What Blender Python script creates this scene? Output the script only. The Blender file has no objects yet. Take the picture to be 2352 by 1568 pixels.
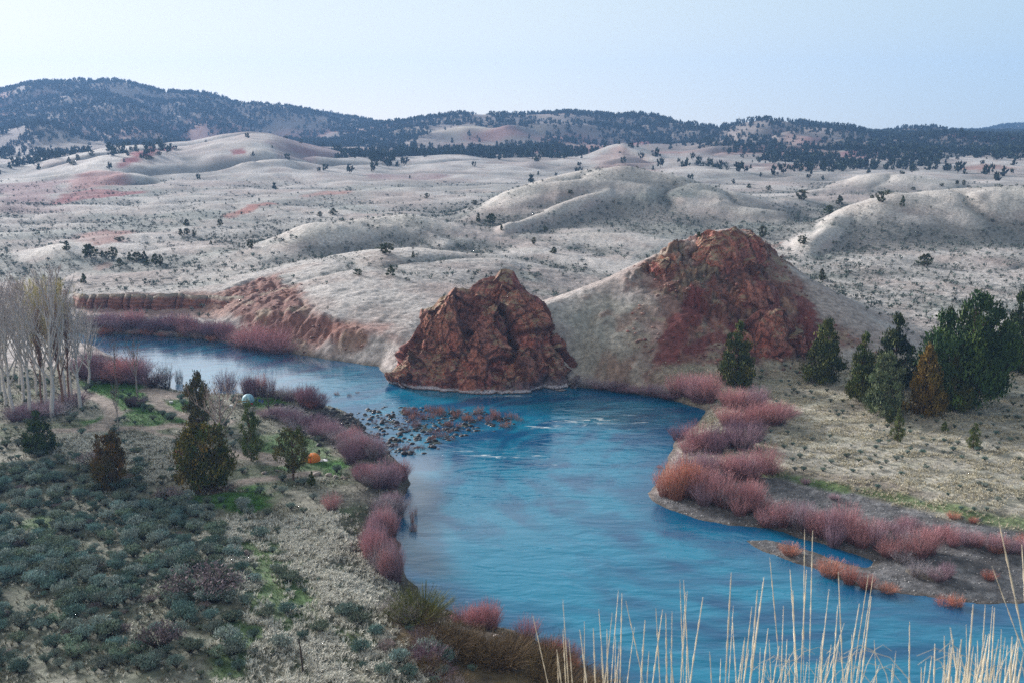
import bpy, math, random
import numpy as np
from mathutils import Vector
C = bpy.context.scene.collection
R = math.radians
rng = np.random.default_rng(7)
random.seed(7)

# ------------------------------------------------------------------ camera, sky, sun, exposure
CAMZ, PITCH, FPX = 68.0, R(11.5), 2287.0      # photograph measured in a 2352 x 1568 frame, 35 mm lens
cam = bpy.data.cameras.new("camera"); cam.lens = 35.0; cam.sensor_width = 36.0
cam.clip_start = 0.1; cam.clip_end = 30000
cam_ob = bpy.data.objects.new("camera", cam); C.objects.link(cam_ob)
cam_ob.location = (0, 0, CAMZ); cam_ob.rotation_euler = (R(90) - PITCH, 0, 0)
cam.dof.use_dof = True; cam.dof.focus_distance = 240; cam.dof.aperture_fstop = 9
bpy.context.scene.camera = cam_ob

SUN_AZ, SUN_EL = R(-44), R(17)                # azimuth from the view direction, to the left
wd = bpy.data.worlds.new("World"); bpy.context.scene.world = wd; wd.use_nodes = True
nt = wd.node_tree; bg = nt.nodes['Background']
sky = nt.nodes.new('ShaderNodeTexSky'); sky.sky_type = 'NISHITA'; sky.sun_disc = False
sky.sun_elevation = SUN_EL; sky.sun_rotation = SUN_AZ
sky.altitude = 600; sky.air_density = 1.0; sky.dust_density = 0.4; sky.ozone_density = 4.0
# dusk glow: paler towards the side where the sun went down and towards the horizon
tcw = nt.nodes.new('ShaderNodeTexCoord'); sxyz = nt.nodes.new('ShaderNodeSeparateXYZ'); nt.links.new(tcw.outputs['Generated'], sxyz.inputs[0])
def ramp_w(stops, src, lo, hi):
    mr = nt.nodes.new('ShaderNodeMapRange'); mr.inputs[1].default_value = lo; mr.inputs[2].default_value = hi; nt.links.new(src, mr.inputs[0])
    r = nt.nodes.new('ShaderNodeValToRGB'); e = r.color_ramp.elements
    while len(e) < len(stops): e.new(.5)
    for k, (q, c) in enumerate(stops): e[k].position = q; e[k].color = (*c, 1)
    nt.links.new(mr.outputs[0], r.inputs[0]); return r.outputs[0]
side = ramp_w([(0, (.92, .90, .88)), (.27, (.68, .765, .815)), (.5, (.56, .695, .80)), (.73, (.385, .56, .755)), (1, (.22, .38, .62))], sxyz.outputs[0], -1, 1)
low = ramp_w([(0, (1, .93, .88)), (.30, (.86, .85, .86)), (.5, (.72, .78, .84)), (.73, (.40, .55, .73)), (1, (.22, .36, .58))], sxyz.outputs[0], -1, 1)
el = nt.nodes.new('ShaderNodeMapRange'); el.inputs[1].default_value = .0; el.inputs[2].default_value = .13; nt.links.new(sxyz.outputs[2], el.inputs[0])
m1 = nt.nodes.new('ShaderNodeMix'); m1.data_type = 'RGBA'; nt.links.new(el.outputs[0], m1.inputs[0]); nt.links.new(low, m1.inputs[6]); nt.links.new(side, m1.inputs[7])
sc10 = nt.nodes.new('ShaderNodeMix'); sc10.data_type = 'RGBA'; sc10.blend_type = 'MULTIPLY'; sc10.inputs[0].default_value = 1; sc10.clamp_result = False
nt.links.new(m1.outputs[2], sc10.inputs[6]); sc10.inputs[7].default_value = (9.8, 8.15, 6.5, 1)
m2 = nt.nodes.new('ShaderNodeMix'); m2.data_type = 'RGBA'; m2.clamp_result = False; m2.inputs[0].default_value = .85
nt.links.new(sky.outputs[0], m2.inputs[6]); 
def dim(src, a, b, lo):          # the dome darkens overhead and away from the afterglow
    q = nt.nodes.new('ShaderNodeMapRange'); q.interpolation_type = 'SMOOTHSTEP'; q.inputs[1].default_value = a; q.inputs[2].default_value = b; q.inputs[3].default_value = 1; q.inputs[4].default_value = lo; nt.links.new(src, q.inputs[0]); return q.outputs[0]
pm = nt.nodes.new('ShaderNodeMath'); pm.operation = 'MULTIPLY'; nt.links.new(dim(sxyz.outputs[2], .16, .75, .65), pm.inputs[0]); nt.links.new(dim(sxyz.outputs[1], .1, -.7, .85), pm.inputs[1])
dm = nt.nodes.new('ShaderNodeMix'); dm.data_type = 'RGBA'; dm.blend_type = 'MULTIPLY'; dm.inputs[0].default_value = 1; dm.clamp_result = False; nt.links.new(sc10.outputs[2], dm.inputs[6]); nt.links.new(pm.outputs[0], dm.inputs[7]); nt.links.new(dm.outputs[2], m2.inputs[7]); nt.links.new(m2.outputs[2], bg.inputs[0])
bg.inputs[1].default_value = 0.10
sl = bpy.data.lights.new("sun", 'SUN'); sl.energy = 5.0; sl.angle = R(12); sl.color = (1.0, 0.95, 0.93)
so = bpy.data.objects.new("sun", sl); C.objects.link(so); so.location = (-100, 60, 200)
sd = Vector((math.sin(SUN_AZ) * math.cos(SUN_EL), math.cos(SUN_AZ) * math.cos(SUN_EL), math.sin(SUN_EL)))
so.rotation_euler = sd.to_track_quat('Z', 'Y').to_euler()
vs = bpy.context.scene.view_settings
vs.view_transform = 'Standard'; vs.look = 'None'; vs.exposure = 0.75; vs.gamma = 1.0; vs.use_curve_mapping = False
bpy.context.scene.cycles.max_bounces = 6
bpy.context.scene.cycles.use_denoising = False
bpy.context.scene.render.filter_size = 1.25

# ------------------------------------------------------------------ helpers
def ray(px, py):
    """slope of the view ray: x per metre of depth, z per metre of depth"""
    xc = (px - 1176) / FPX; yc = -(py - 784) / FPX
    dy = math.cos(PITCH) + yc * math.sin(PITCH); dz = -math.sin(PITCH) + yc * math.cos(PITCH)
    return xc / dy, dz / dy

def at(px, py, Y):
    s, k = ray(px, py); return np.array((s * Y, Y, CAMZ + k * Y))

def sstep(a, b, x):
    t = np.clip((x - a) / (b - a), 0, 1); return t * t * (3 - 2 * t)

from concurrent.futures import ThreadPoolExecutor
POOL = ThreadPoolExecutor(4)
def _h(k):
    k ^= k >> np.uint32(13); k *= np.uint32(1274126177); k ^= k >> np.uint32(16); k *= np.uint32(2246822519); k ^= k >> np.uint32(15)
    return (k & np.uint32(0xffffff)).astype(np.float32) * np.float32(2 / 0xffffff) - np.float32(1)

def _n2(x, y, seed):
    x, y = x * .8253 + y * .5646 + 31.7, y * .8253 - x * .5646 - 17.3
    ix = np.floor(x); iy = np.floor(y); fx = (x - ix).astype(np.float32); fy = (y - iy).astype(np.float32)
    fx = fx * fx * fx * (fx * (fx * 6 - 15) + 10); fy = fy * fy * fy * (fy * (fy * 6 - 15) + 10)
    A = ix.astype(np.int32).astype(np.uint32) * np.uint32(374761393); B = iy.astype(np.int32).astype(np.uint32) * np.uint32(668265263) + np.uint32((seed * 974634777) & 0xffffffff)
    A1 = A + np.uint32(374761393); B1 = B + np.uint32(668265263)
    a = _h(A + B); b = _h(A1 + B); c = _h(A + B1); d = _h(A1 + B1)
    a += (b - a) * fx; c += (d - c) * fx; a += (c - a) * fy
    return a.astype(np.float64)

def noise2(x, y, seed=0):
    x = np.asarray(x, float); y = np.asarray(y, float)
    if x.size < 40000 or x.shape != y.shape: return _n2(x, y, seed)
    sh = x.shape; xs = np.array_split(x.ravel(), 8); ys = np.array_split(y.ravel(), 8)
    return np.concatenate(list(POOL.map(lambda q: _n2(q[0], q[1], seed), zip(xs, ys)))).reshape(sh)

def fbm(x, y, oct=4, seed=0, gain=.5):
    t = 0; a = 1; f = 1; n = 0
    for o in range(oct):
        t = t + a * noise2(x * f, y * f, seed + o); n += a; a *= gain; f *= 2.03
    return t / n

def ridged(x, y, oct=4, seed=0, gain=.5):
    t = 0; a = 1; f = 1; n = 0
    for o in range(oct):
        t = t + a * (1 - np.abs(noise2(x * f, y * f, seed + o)) * 2); n += a; a *= gain; f *= 2.1
    return t / n

def noise3(x, y, z, seed=0):
    x, z = x * .8 + z * .6 + 5.1, z * .8 - x * .6 + 9.7
    ix = np.floor(x); iy = np.floor(y); iz = np.floor(z); fx = x - ix; fy = y - iy; fz = z - iz
    fx = fx * fx * (3 - 2 * fx); fy = fy * fy * (3 - 2 * fy); fz = fz * fz * (3 - 2 * fz)
    u = lambda q: q.astype(np.int32).astype(np.uint32)
    A = u(ix) * np.uint32(374761393); B = u(iy) * np.uint32(668265263); Cc = u(iz) * np.uint32(1274126177) + np.uint32((seed * 974634777) & 0xffffffff)
    A1 = A + np.uint32(374761393); B1 = B + np.uint32(668265263); C1 = Cc + np.uint32(1274126177)
    def pl(K):
        a = _h(A + B + K); b = _h(A1 + B + K); c = _h(A + B1 + K); d = _h(A1 + B1 + K)
        return (a + (b - a) * fx) * (1 - fy) + (c + (d - c) * fx) * fy
    return pl(Cc) * (1 - fz) + pl(C1) * fz

def facets(x, y, z, size, stretch, seed, tilt=.5):
    """broken rock: every cell of a jittered lattice is a flat tilted face; returns offset, cell random, edge distance"""
    qx, qy, qz = x / size, y / size, z / (size * stretch)
    ix, iy, iz = np.floor(qx), np.floor(qy), np.floor(qz); d1 = np.full(x.shape, 9.0); d2 = np.full(x.shape, 9.0); off = np.zeros(x.shape); rnd = np.zeros(x.shape)
    u = lambda q: q.astype(np.int32).astype(np.uint32)
    for a in (-1, 0, 1):
        for b in (-1, 0, 1):
            for c in (-1, 0, 1):
                k = u(ix + a) * np.uint32(374761393) + u(iy + b) * np.uint32(668265263) + u(iz + c) * np.uint32(1274126177) + np.uint32((seed * 974634777) & 0xffffffff)
                r = [_h(k + np.uint32(j * 7919 + 13)).astype(float) for j in range(7)]
                dx, dy, dz = qx - (ix + a + .5 + .45 * r[0]), qy - (iy + b + .5 + .45 * r[1]), qz - (iz + c + .5 + .45 * r[2])
                d = dx * dx + dy * dy + dz * dz; m = d < d1
                d2 = np.where(m, d1, np.minimum(d2, d)); d1 = np.where(m, d, d1)
                off = np.where(m, r[3] * .55 + tilt * (r[4] * dx + r[5] * dy + r[6] * dz), off); rnd = np.where(m, r[3], rnd)
    return off, rnd, np.sqrt(d2) - np.sqrt(d1)

def smax(a, b, k):
    h = np.clip(.5 + .5 * (a - b) / k, 0, 1); return b + (a - b) * h + k * h * (1 - h)

def smin(a, b, k): return -smax(-a, -b, k)

def sdf_poly(P, x, y):
    """signed distance to a closed polygon, positive outside"""
    P = np.asarray(P, float); d = np.full(x.shape, 1e18); ins = np.zeros(x.shape, bool)
    for i in range(len(P)):
        ax, ay = P[i]; bx, by = P[(i + 1) % len(P)]
        ex, ey = bx - ax, by - ay; L = ex * ex + ey * ey + 1e-9
        t = np.clip(((x - ax) * ex + (y - ay) * ey) / L, 0, 1)
        d = np.minimum(d, (x - ax - t * ex) ** 2 + (y - ay - t * ey) ** 2)
        if by != ay:
            ins ^= ((ay > y) != (by > y)) & (x < (bx - ax) * (y - ay) / (by - ay) + ax)
    d = np.sqrt(d); return np.where(ins, -d, d)

def dist_line(P, x, y):
    P = np.asarray(P, float); d = np.full(x.shape, 1e18)
    for i in range(len(P) - 1):
        ax, ay = P[i]; bx, by = P[i + 1]
        ex, ey = bx - ax, by - ay; L = ex * ex + ey * ey + 1e-9
        t = np.clip(((x - ax) * ex + (y - ay) * ey) / L, 0, 1)
        d = np.minimum(d, (x - ax - t * ex) ** 2 + (y - ay - t * ey) ** 2)
    return np.sqrt(d)

def mesh_np(name, V, F, col=None, smooth=False, mats=None, midx=None, attr='Col'):
    """V (n,3); F is an (m,3|4) array or a list of such arrays; col per-vertex RGB"""
    V = np.ascontiguousarray(V, np.float32)
    Fs = F if isinstance(F, list) else [F]
    me = bpy.data.meshes.new(name); me.vertices.add(len(V)); me.vertices.foreach_set('co', V.ravel())
    li = np.concatenate([np.asarray(f, np.int32).ravel() for f in Fs])
    cnt = np.concatenate([np.full(len(f), np.asarray(f).shape[1], np.int32) for f in Fs])
    st = np.concatenate(([0], np.cumsum(cnt)[:-1])).astype(np.int32)
    me.loops.add(len(li)); me.loops.foreach_set('vertex_index', li)
    me.polygons.add(len(cnt)); me.polygons.foreach_set('loop_start', st); me.polygons.foreach_set('loop_total', cnt)
    if smooth: me.polygons.foreach_set('use_smooth', np.ones(len(cnt), bool))
    for m in (mats or []): me.materials.append(m)
    if midx is not None: me.polygons.foreach_set('material_index', np.asarray(midx, np.int32))
    me.update(calc_edges=True)
    if col is not None:
        a = me.attributes.new(attr, 'FLOAT_COLOR', 'POINT')
        c = np.ones((len(V), 4), np.float32); c[:, :3] = col; a.data.foreach_set('color', c.ravel())
    me.validate()
    return me

def link(name, me, parent=None, loc=None, rz=0, sc=None):
    o = bpy.data.objects.new(name, me); C.objects.link(o)
    if parent is not None: o.parent = parent
    if loc is not None: o.location = loc
    if rz: o.rotation_euler.z = rz
    if sc is not None: o.scale = sc if hasattr(sc, '__len__') else (sc, sc, sc)
    return o

def tag(o, label=None, cat=None, group=None, kind=None):
    if label: o['label'] = label
    if cat: o['category'] = cat
    if group: o['group'] = group
    if kind: o['kind'] = kind
    return o

# ------------------------------------------------------------------ materials
def mat(name, rough=.9, spec=.2, attr='Col', var=.25, nscale=1.0, bump=0.0, bscale=1.0, tint=(1, 1, 1), objvar=0.0, sss=0.0, detail=5, bdist=.3):
    m = bpy.data.materials.new(name); m.use_nodes = True; n = m.node_tree.nodes; l = m.node_tree.links
    b = n['Principled BSDF']; b.inputs['Roughness'].default_value = rough; b.inputs['Specular IOR Level'].default_value = spec
    if attr:
        a = n.new('ShaderNodeAttribute'); a.attribute_name = attr; c = a.outputs['Color']
    else:
        a = n.new('ShaderNodeRGB'); a.outputs[0].default_value = (*tint, 1); c = a.outputs[0]
    tc = n.new('ShaderNodeTexCoord')
    if var:
        nz = n.new('ShaderNodeTexNoise'); nz.inputs['Scale'].default_value = nscale; nz.inputs['Detail'].default_value = detail; nz.inputs['Roughness'].default_value = .65
        l.new(tc.outputs['Object'], nz.inputs['Vector'])
        mr = n.new('ShaderNodeMapRange'); mr.inputs[1].default_value = .3; mr.inputs[2].default_value = .7
        mr.inputs[3].default_value = 1 - var; mr.inputs[4].default_value = 1 + var; l.new(nz.outputs[0], mr.inputs[0])
        mx = n.new('ShaderNodeMix'); mx.data_type = 'RGBA'; mx.blend_type = 'MULTIPLY'; mx.inputs[0].default_value = 1
        l.new(c, mx.inputs[6]); l.new(mr.outputs[0], mx.inputs[7]); c = mx.outputs[2]
    if objvar:
        oi = n.new('ShaderNodeObjectInfo'); h = n.new('ShaderNodeHueSaturation')
        for k, (lo, hi) in (('Hue', (.5 - .03 * objvar, .5 + .03 * objvar)), ('Value', (1 - .3 * objvar, 1 + .3 * objvar))):
            mr = n.new('ShaderNodeMapRange'); mr.inputs[3].default_value = lo; mr.inputs[4].default_value = hi
            l.new(oi.outputs['Random'], mr.inputs[0]); l.new(mr.outputs[0], h.inputs[k])
        l.new(c, h.inputs['Color']); c = h.outputs[0]
    l.new(c, b.inputs['Base Color'])
    if bump:
        nb = n.new('ShaderNodeTexNoise'); nb.inputs['Scale'].default_value = bscale; nb.inputs['Detail'].default_value = 6; nb.inputs['Roughness'].default_value = .7
        l.new(tc.outputs['Object'], nb.inputs['Vector'])
        bp = n.new('ShaderNodeBump'); bp.inputs['Strength'].default_value = bump; bp.inputs['Distance'].default_value = bdist
        l.new(nb.outputs[0], bp.inputs['Height']); l.new(bp.outputs[0], b.inputs['Normal'])
    return m
M = {}
M['ground'] = mat('ground_soil_and_grass', var=.5, nscale=.7, bump=1.0, bscale=1.3, bdist=.5, detail=8)
M['rock'] = mat('red_rock', rough=.85, var=.4, nscale=.7, bump=1.0, bscale=1.6, bdist=.5)
M['leaf'] = mat('juniper_foliage', rough=.8, var=.0, objvar=.5)
M['sage'] = mat('sage_foliage', rough=.9, var=.0, objvar=1.1)
M['stem'] = mat('willow_stems', rough=.8, var=.0, objvar=.4)
M['bark'] = mat('bark', rough=.9, var=.3, nscale=3)
M['dry'] = mat('dry_grass', rough=.8, var=.0)
M['far'] = mat('far_foliage', rough=.9, var=0)
# ------------------------------------------------------------------ terrain height field, x = s * y
S = np.linspace(-.86, .86, 1120)
YR = np.concatenate((np.linspace(.6, 88, 60), np.arange(89, 250, .55), np.arange(250, 430, .72), 430 * 1.0066 ** np.arange(0, 385)))
SS, YY = np.meshgrid(S, YR); XX = SS * YY
BY = np.array([0, 260, 300, 400, 500, 700, 1000, 1500, 2000, 3000, 6000]); BZ = np.array([2.6, 2.8, 3.2, 7.5, 13, 20, 26, 42, 58, 85, 100])
base = np.interp(YY, BY, BZ)
base = base + np.clip((YY - 300) / 200, 0, 1) * fbm(XX / 70, YY / 70, 3, 3) * 2.2 + np.clip((YY - 800) / 700, 0, 1) * fbm(XX / 260, YY / 260, 4, 11) * 16
H = base.copy()

def ridge(pts, k=3.0, pf=None, fade=.05, wb=100, amp=0, wl=60, seed=0):
    """crest points (px, py, distance, front width); the hill falls away in front of the crest and behind it"""
    global H
    a = []
    for px, py, Y, wf in pts:
        s, kk = ray(px, py); a.append((s, Y, CAMZ + kk * Y, wf * (.68 if 445 < Y < 1100 else 1)))
    a = np.array(a); sf = np.linspace(a[0, 0], a[-1, 0], 400)
    def curve(c):
        v = np.interp(sf, a[:, 0], a[:, c]); w = 13; kern = np.hanning(w + 2)[1:-1]; kern /= kern.sum()
        return np.convolve(np.pad(v, w // 2, mode='edge'), kern, 'valid')
    Yc = np.interp(S, sf, curve(1)); Zc = np.interp(S, sf, curve(2)); Wf = np.interp(S, sf, curve(3))
    win = sstep(a[0, 0] - fade, a[0, 0], S) * (1 - sstep(a[-1, 0], a[-1, 0] + fade, S))
    jit = fbm(XX / wl, YY / wl, 3, seed + 40)
    dy = YY - Yc[None]
    t = np.where(dy < 0, -dy / Wf[None], dy / wb) + np.where(np.abs(dy) > 0, jit * .12 * np.clip(np.abs(dy) / Wf[None] * 2, 0, 1), 0)
    t = np.clip(t, 0, 1)
    P = .5 * (1 + np.cos(np.pi * t)) if pf is None else np.where(dy < 0, (1 - t ** pf), .5 * (1 + np.cos(np.pi * t)))
    P = np.clip(P, 0, 1) * win[None]
    bc = np.interp(Yc, BY, BZ)[None]
    bl = np.interp(YY, BY, BZ)
    hr = bl + (Zc[None] - bc) * P + np.clip(Zc[None] - bc, 0, 1e9) * 0 - k * (1 - P) + amp * (ridged(XX / wl, YY / wl, 3, seed) - .3) * np.clip(1 - np.abs(P * 2 - 1.0), 0, 1)
    H = smax(H, hr, k)

# far ranges
ridge([(2240, 300, 4600, 900), (2300, 284, 4600, 900), (2345, 279, 4600, 900), (2420, 288, 4600, 900)], k=8, wb=800)
ridge([(-300, 232, 2800, 1100), (-60, 215, 2800, 1100), (0, 206, 2800, 1100), (60, 190, 2800, 1100), (180, 182, 2800, 1150), (280, 189, 2800, 1100), (370, 212, 2800, 1000),
       (470, 217, 2800, 1000), (560, 234, 2800, 950), (640, 243, 2800, 900), (720, 254, 2800, 900), (800, 268, 2750, 850), (900, 285, 2700, 800), (1000, 305, 2600, 700)], k=10, wb=900, amp=30, wl=420, seed=5)
ridge([(780, 290, 2500, 700), (870, 279, 2500, 800), (960, 269, 2450, 800), (1070, 262, 2450, 800), (1160, 265, 2450, 800), (1230, 264, 2500, 800), (1300, 260, 2500, 800), (1370, 264, 2500, 800),
       (1420, 270, 2450, 800), (1470, 264, 2400, 800), (1540, 277, 2400, 800), (1600, 288, 2350, 800), (1650, 297, 2300, 700), (1700, 284, 2250, 800), (1750, 275, 2200, 800), (1800, 275, 2200, 800),
       (1900, 286, 2200, 800), (2000, 291, 2200, 800), (2100, 288, 2200, 800), (2200, 285, 2150, 800), (2280, 294, 2150, 800), (2352, 288, 2150, 800), (2700, 282, 2150, 800)], k=9, wb=700, amp=24, wl=300, seed=9)
ridge([(-60, 318, 1900, 260), (0, 300, 1900, 260), (60, 287, 1900, 260), (100, 283, 1900, 260), (150, 296, 1900, 260), (210, 325, 1850, 260)], k=5, wb=250)
ridge([(200, 312, 2050, 220), (250, 295, 2050, 260), (310, 290, 2050, 260), (380, 305, 2000, 220)], k=5, wb=200)
ridge([(900, 320, 1900, 260), (960, 312, 1900, 300), (1000, 318, 1900, 300), (1060, 335, 1850, 260)], k=5, wb=250)
ridge([(1560, 345, 1650, 300), (1640, 322, 1700, 320), (1740, 318, 1750, 320), (1830, 330, 1700, 320), (1950, 345, 1600, 300)], k=6, wb=260, amp=8, wl=120, seed=4)
ridge([(1900, 330, 1750, 250), (1990, 322, 1750, 250), (2060, 335, 1700, 250), (2120, 352, 1650, 250)], k=5, wb=260)
ridge([(2130, 395, 1250, 220), (2200, 385, 1300, 220), (2260, 375, 1320, 240), (2330, 382, 1300, 220), (2420, 385, 1280, 200)], k=4, wb=220)
ridge([(1270, 385, 1300, 200), (1340, 352, 1350, 250), (1400, 334, 1400, 270), (1430, 329, 1400, 280), (1470, 338, 1400, 270), (1530, 362, 1350, 240), (1620, 392, 1300, 200)], k=4, wb=260, pf=1.1, amp=5, wl=70, seed=6)
ridge([(880, 372, 1350, 200), (960, 358, 1400, 220), (1060, 350, 1400, 220), (1150, 362, 1350, 220), (1230, 382, 1300, 200)], k=4, wb=220, amp=4, wl=90, seed=7)
# the long pale slope on the left and the swells on it
ridge([(-400, 400, 1300, 600), (0, 380, 1300, 600), (100, 364, 1300, 600), (230, 342, 1300, 620), (330, 327, 1350, 640), (430, 323, 1400, 640), (500, 310, 1400, 640), (570, 303, 1400, 640), (620, 306, 1400, 620),
       (680, 324, 1400, 600), (770, 347, 1350, 560), (900, 377, 1300, 520), (1040, 400, 1250, 460), (1180, 426, 1150, 380)], k=6, wb=260, amp=9, wl=150, seed=8)
ridge([(500, 325, 1330, 200), (560, 306, 1370, 240), (620, 308, 1370, 240), (700, 335, 1330, 220), (790, 365, 1280, 180)], k=3, wb=200)
ridge([(-200, 450, 960, 160), (-20, 442, 980, 160), (70, 436, 990, 160), (150, 415, 1000, 170), (230, 397, 1020, 190), (300, 402, 1010, 190), (370, 415, 980, 180), (470, 440, 930, 160)], k=3, wb=190, amp=4, wl=60, seed=12)
ridge([(-200, 455, 840, 130), (0, 461, 840, 130), (80, 460, 840, 130), (180, 470, 830, 120), (300, 492, 800, 110)], k=2.5, wb=120)
ridge([(100, 470, 900, 90), (220, 452, 900, 100), (330, 442, 890, 100), (450, 455, 860, 90)], k=2.5, wb=90)
ridge([(450, 470, 860, 110), (600, 452, 880, 120), (760, 440, 880, 120), (900, 437, 860, 120), (1060, 452, 800, 110)], k=2.5, wb=140)
ridge([(160, 552, 640, 80), (230, 528, 660, 90), (300, 513, 680, 100), (400, 503, 690, 100), (520, 496, 700, 110), (640, 482, 720, 120), (720, 478, 720, 120), (800, 485, 700, 110)], k=2.5, wb=110, amp=2, wl=40, seed=13)
ridge([(470, 560, 590, 70), (540, 530, 610, 80), (620, 512, 620, 90), (700, 508, 620, 90), (780, 520, 600, 80)], k=2, wb=80)
ridge([(-200, 520, 610, 90), (0, 535, 610, 90), (90, 540, 600, 90), (170, 555, 580, 80), (260, 585, 560, 60)], k=2, wb=80)
ridge([(10, 615, 465, 50), (70, 588, 475, 55), (120, 574, 480, 60), (160, 573, 480, 60), (220, 598, 470, 55), (310, 645, 450, 50)], k=1.5, wb=60)
# middle hills
ridge([(1880, 435, 850, 120), (1920, 418, 880, 130), (1970, 402, 900, 140), (2050, 398, 900, 140), (2140, 411, 880, 130), (2230, 432, 850, 120)], k=2, wb=140, amp=2, wl=40, seed=14)
ridge([(1030, 500, 640, 150), (1100, 466, 660, 160), (1180, 431, 680, 170), (1280, 396, 700, 180), (1350, 381, 710, 185), (1430, 378, 715, 185), (1500, 391, 710, 180), (1580, 406, 700, 175), (1700, 441, 680, 165),
       (1800, 471, 660, 150), (1850, 507, 640, 140), (1890, 540, 620, 120)], k=3, wb=150, amp=4.5, wl=75, seed=15)
ridge([(1160, 520, 560, 45), (1230, 490, 600, 60), (1320, 455, 640, 70), (1400, 430, 665, 70)], k=2, wb=45, fade=.02)
ridge([(1865, 540, 520, 110), (1900, 507, 550, 120), (1950, 479, 580, 140), (2060, 446, 600, 150), (2150, 431, 610, 155), (2250, 426, 610, 155), (2400, 419, 610, 150), (2800, 430, 600, 150)], k=3, wb=150, amp=3, wl=70, seed=16)
ridge([(420, 645, 430, 60), (560, 592, 470, 90), (700, 527, 510, 105), (820, 492, 540, 115), (880, 486, 550, 120), (960, 499, 550, 120), (1040, 522, 540, 115), (1150, 547, 530, 110), (1300, 570, 520, 100),
       (1450, 594, 510, 90), (1560, 606, 495, 70)], k=2.5, wb=110, amp=3.5, wl=55, seed=17)
# hill behind the river with the cut bank, and the red hill
ridge([(-300, 690, 379, 10), (0, 684, 379, 10), (180, 673, 379, 9), (440, 668, 380, 10), (500, 658, 386, 45), (560, 643, 392, 95), (650, 627, 398, 120), (750, 603, 405, 130), (850, 588, 412, 140), (950, 584, 420, 150), (1050, 594, 420, 150),
       (1150, 607, 418, 145), (1250, 637, 412, 130), (1340, 665, 405, 100)], k=2, pf=2.3, wb=90, amp=1.6, wl=45, seed=18)
ridge([(1200, 725, 288, 34), (1240, 702, 292, 36), (1290, 684, 300, 45), (1400, 641, 308, 48), (1500, 591, 316, 56), (1560, 561, 322, 62), (1620, 537, 328, 66), (1680, 528, 332, 68), (1740, 545, 332, 68), (1775, 583, 330, 66),
       (1850, 640, 324, 60), (1950, 701, 314, 52), (2020, 749, 306, 44), (2100, 806, 292, 32), (2170, 842, 286, 26)], k=1.5, pf=1.12, wb=95, fade=.03)

# ------------------------------------------------------------------ river
def G(px, py, z=0.0):
    s, k = ray(px, py); Y = (z - CAMZ) / k; return (s * Y, Y)
RIV_PX = [(1480, 1640), (1400, 1572), (1340, 1535), (1290, 1505), (1235, 1478), (1180, 1450), (1110, 1432), (1050, 1412), (1010, 1392), (960, 1362), (938, 1330), (925, 1280), (905, 1215), (918, 1150), (942, 1108),
          (930, 1072), (900, 1045), (868, 1020), (842, 990), (825, 965), (792, 945), (740, 928), (690, 912), (640, 900), (560, 905), (480, 905), (420, 898), (370, 886), (300, 845), (240, 812), (150, 792), (0, 780), (-300, 790),
          (-500, 740), (-200, 748), (0, 752), (150, 762), (260, 767), (340, 768), (450, 777), (540, 788), (600, 801), (660, 810), (760, 826), (868, 842), (890, 862), (960, 880), (1080, 890), (1200, 890), (1325, 887), (1400, 896), (1500, 908), (1570, 924), (1618, 942), (1612, 962),
          (1585, 985), (1550, 1010), (1530, 1050), (1515, 1100), (1492, 1132), (1500, 1150), (1540, 1172), (1610, 1196), (1690, 1208), (1760, 1212), (1800, 1222), (1870, 1244), (1960, 1272), (2010, 1290), (1990, 1302), (1900, 1278), (1820, 1254), (1760, 1240), (1712, 1240), (1740, 1258), (1800, 1282), (1900, 1318),
          (1985, 1352), (2050, 1358), (2120, 1366), (2200, 1380), (2270, 1388), (2352, 1384), (2560, 1372), (3000, 1360), (3000, 1640)]
RIV = np.array([G(*p) for p in RIV_PX])
near = YR < 470; rows = np.where(near)[0]; n0, n1 = rows[0], rows[-1] + 1
xn, yn = XX[n0:n1], YY[n0:n1]
SD = np.full(H.shape, 999.0)
m = (yn > 95)
sdn = np.full(xn.shape, 999.0); sdn[m] = sdf_poly(RIV, xn[m], yn[m]); sdn += fbm(xn / 5, yn / 5, 3, 21) * .9
SD[n0:n1] = sdn
# valley floor near the river: nearly flat, then the hillside the camera stands on
flat = 2.6 + fbm(XX / 30, YY / 30, 4, 23) * 1.0 + fbm(XX / 4, YY / 4, 3, 24) * .22 + 5.5 * sstep(175, 100, YY) * sstep(20, -40, XX)
flat = flat + .015 * np.clip(YY - 200, 0, 100) * sstep(60, 110, XX)
w = sstep(275, 330, YY)
w = np.where(XX > 85, sstep(250, 330, YY), w)
H = np.where(YY < 340, np.maximum(H - np.interp(YY, BY, BZ), 0) + (flat * (1 - w) + np.interp(YY, BY, BZ) * w), H)
H = np.where(YY < 340, smax(H, 66.3 - .625 * YY + fbm(XX / 8, YY / 8, 4, 25) * np.clip(YY / 20, 0, 1) * 1.2, 2.0), H)
# banks: steep on the far side, low on the gravel side
far_side = (YY > 0) & (XX < 1e9)
slope = np.full(H.shape, .42)
slope = np.where(YY > 258 + 0 * XX, .95, slope)
slope = np.where((XX > 25) & (YY < 215), .09, slope)
slope = np.where((XX < -60) & (YY < 300), .3, slope)
slope = slope * (1 + .35 * fbm(XX / 9, YY / 9, 3, 26))
bank = np.where(SD > 0, .02 + SD * slope, np.maximum(-1.6, SD * .45))
kk = np.where(slope > .6, 2.0, .5)
hh = np.clip(.5 - .5 * (H - bank) / kk, 0, 1)
Hb = bank + (H - bank) * hh - kk * hh * (1 - hh)
H = np.where(SD < 60, np.where(SD < 0, np.minimum(Hb, bank), np.maximum(Hb, np.minimum(bank, .15))), H)
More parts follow.
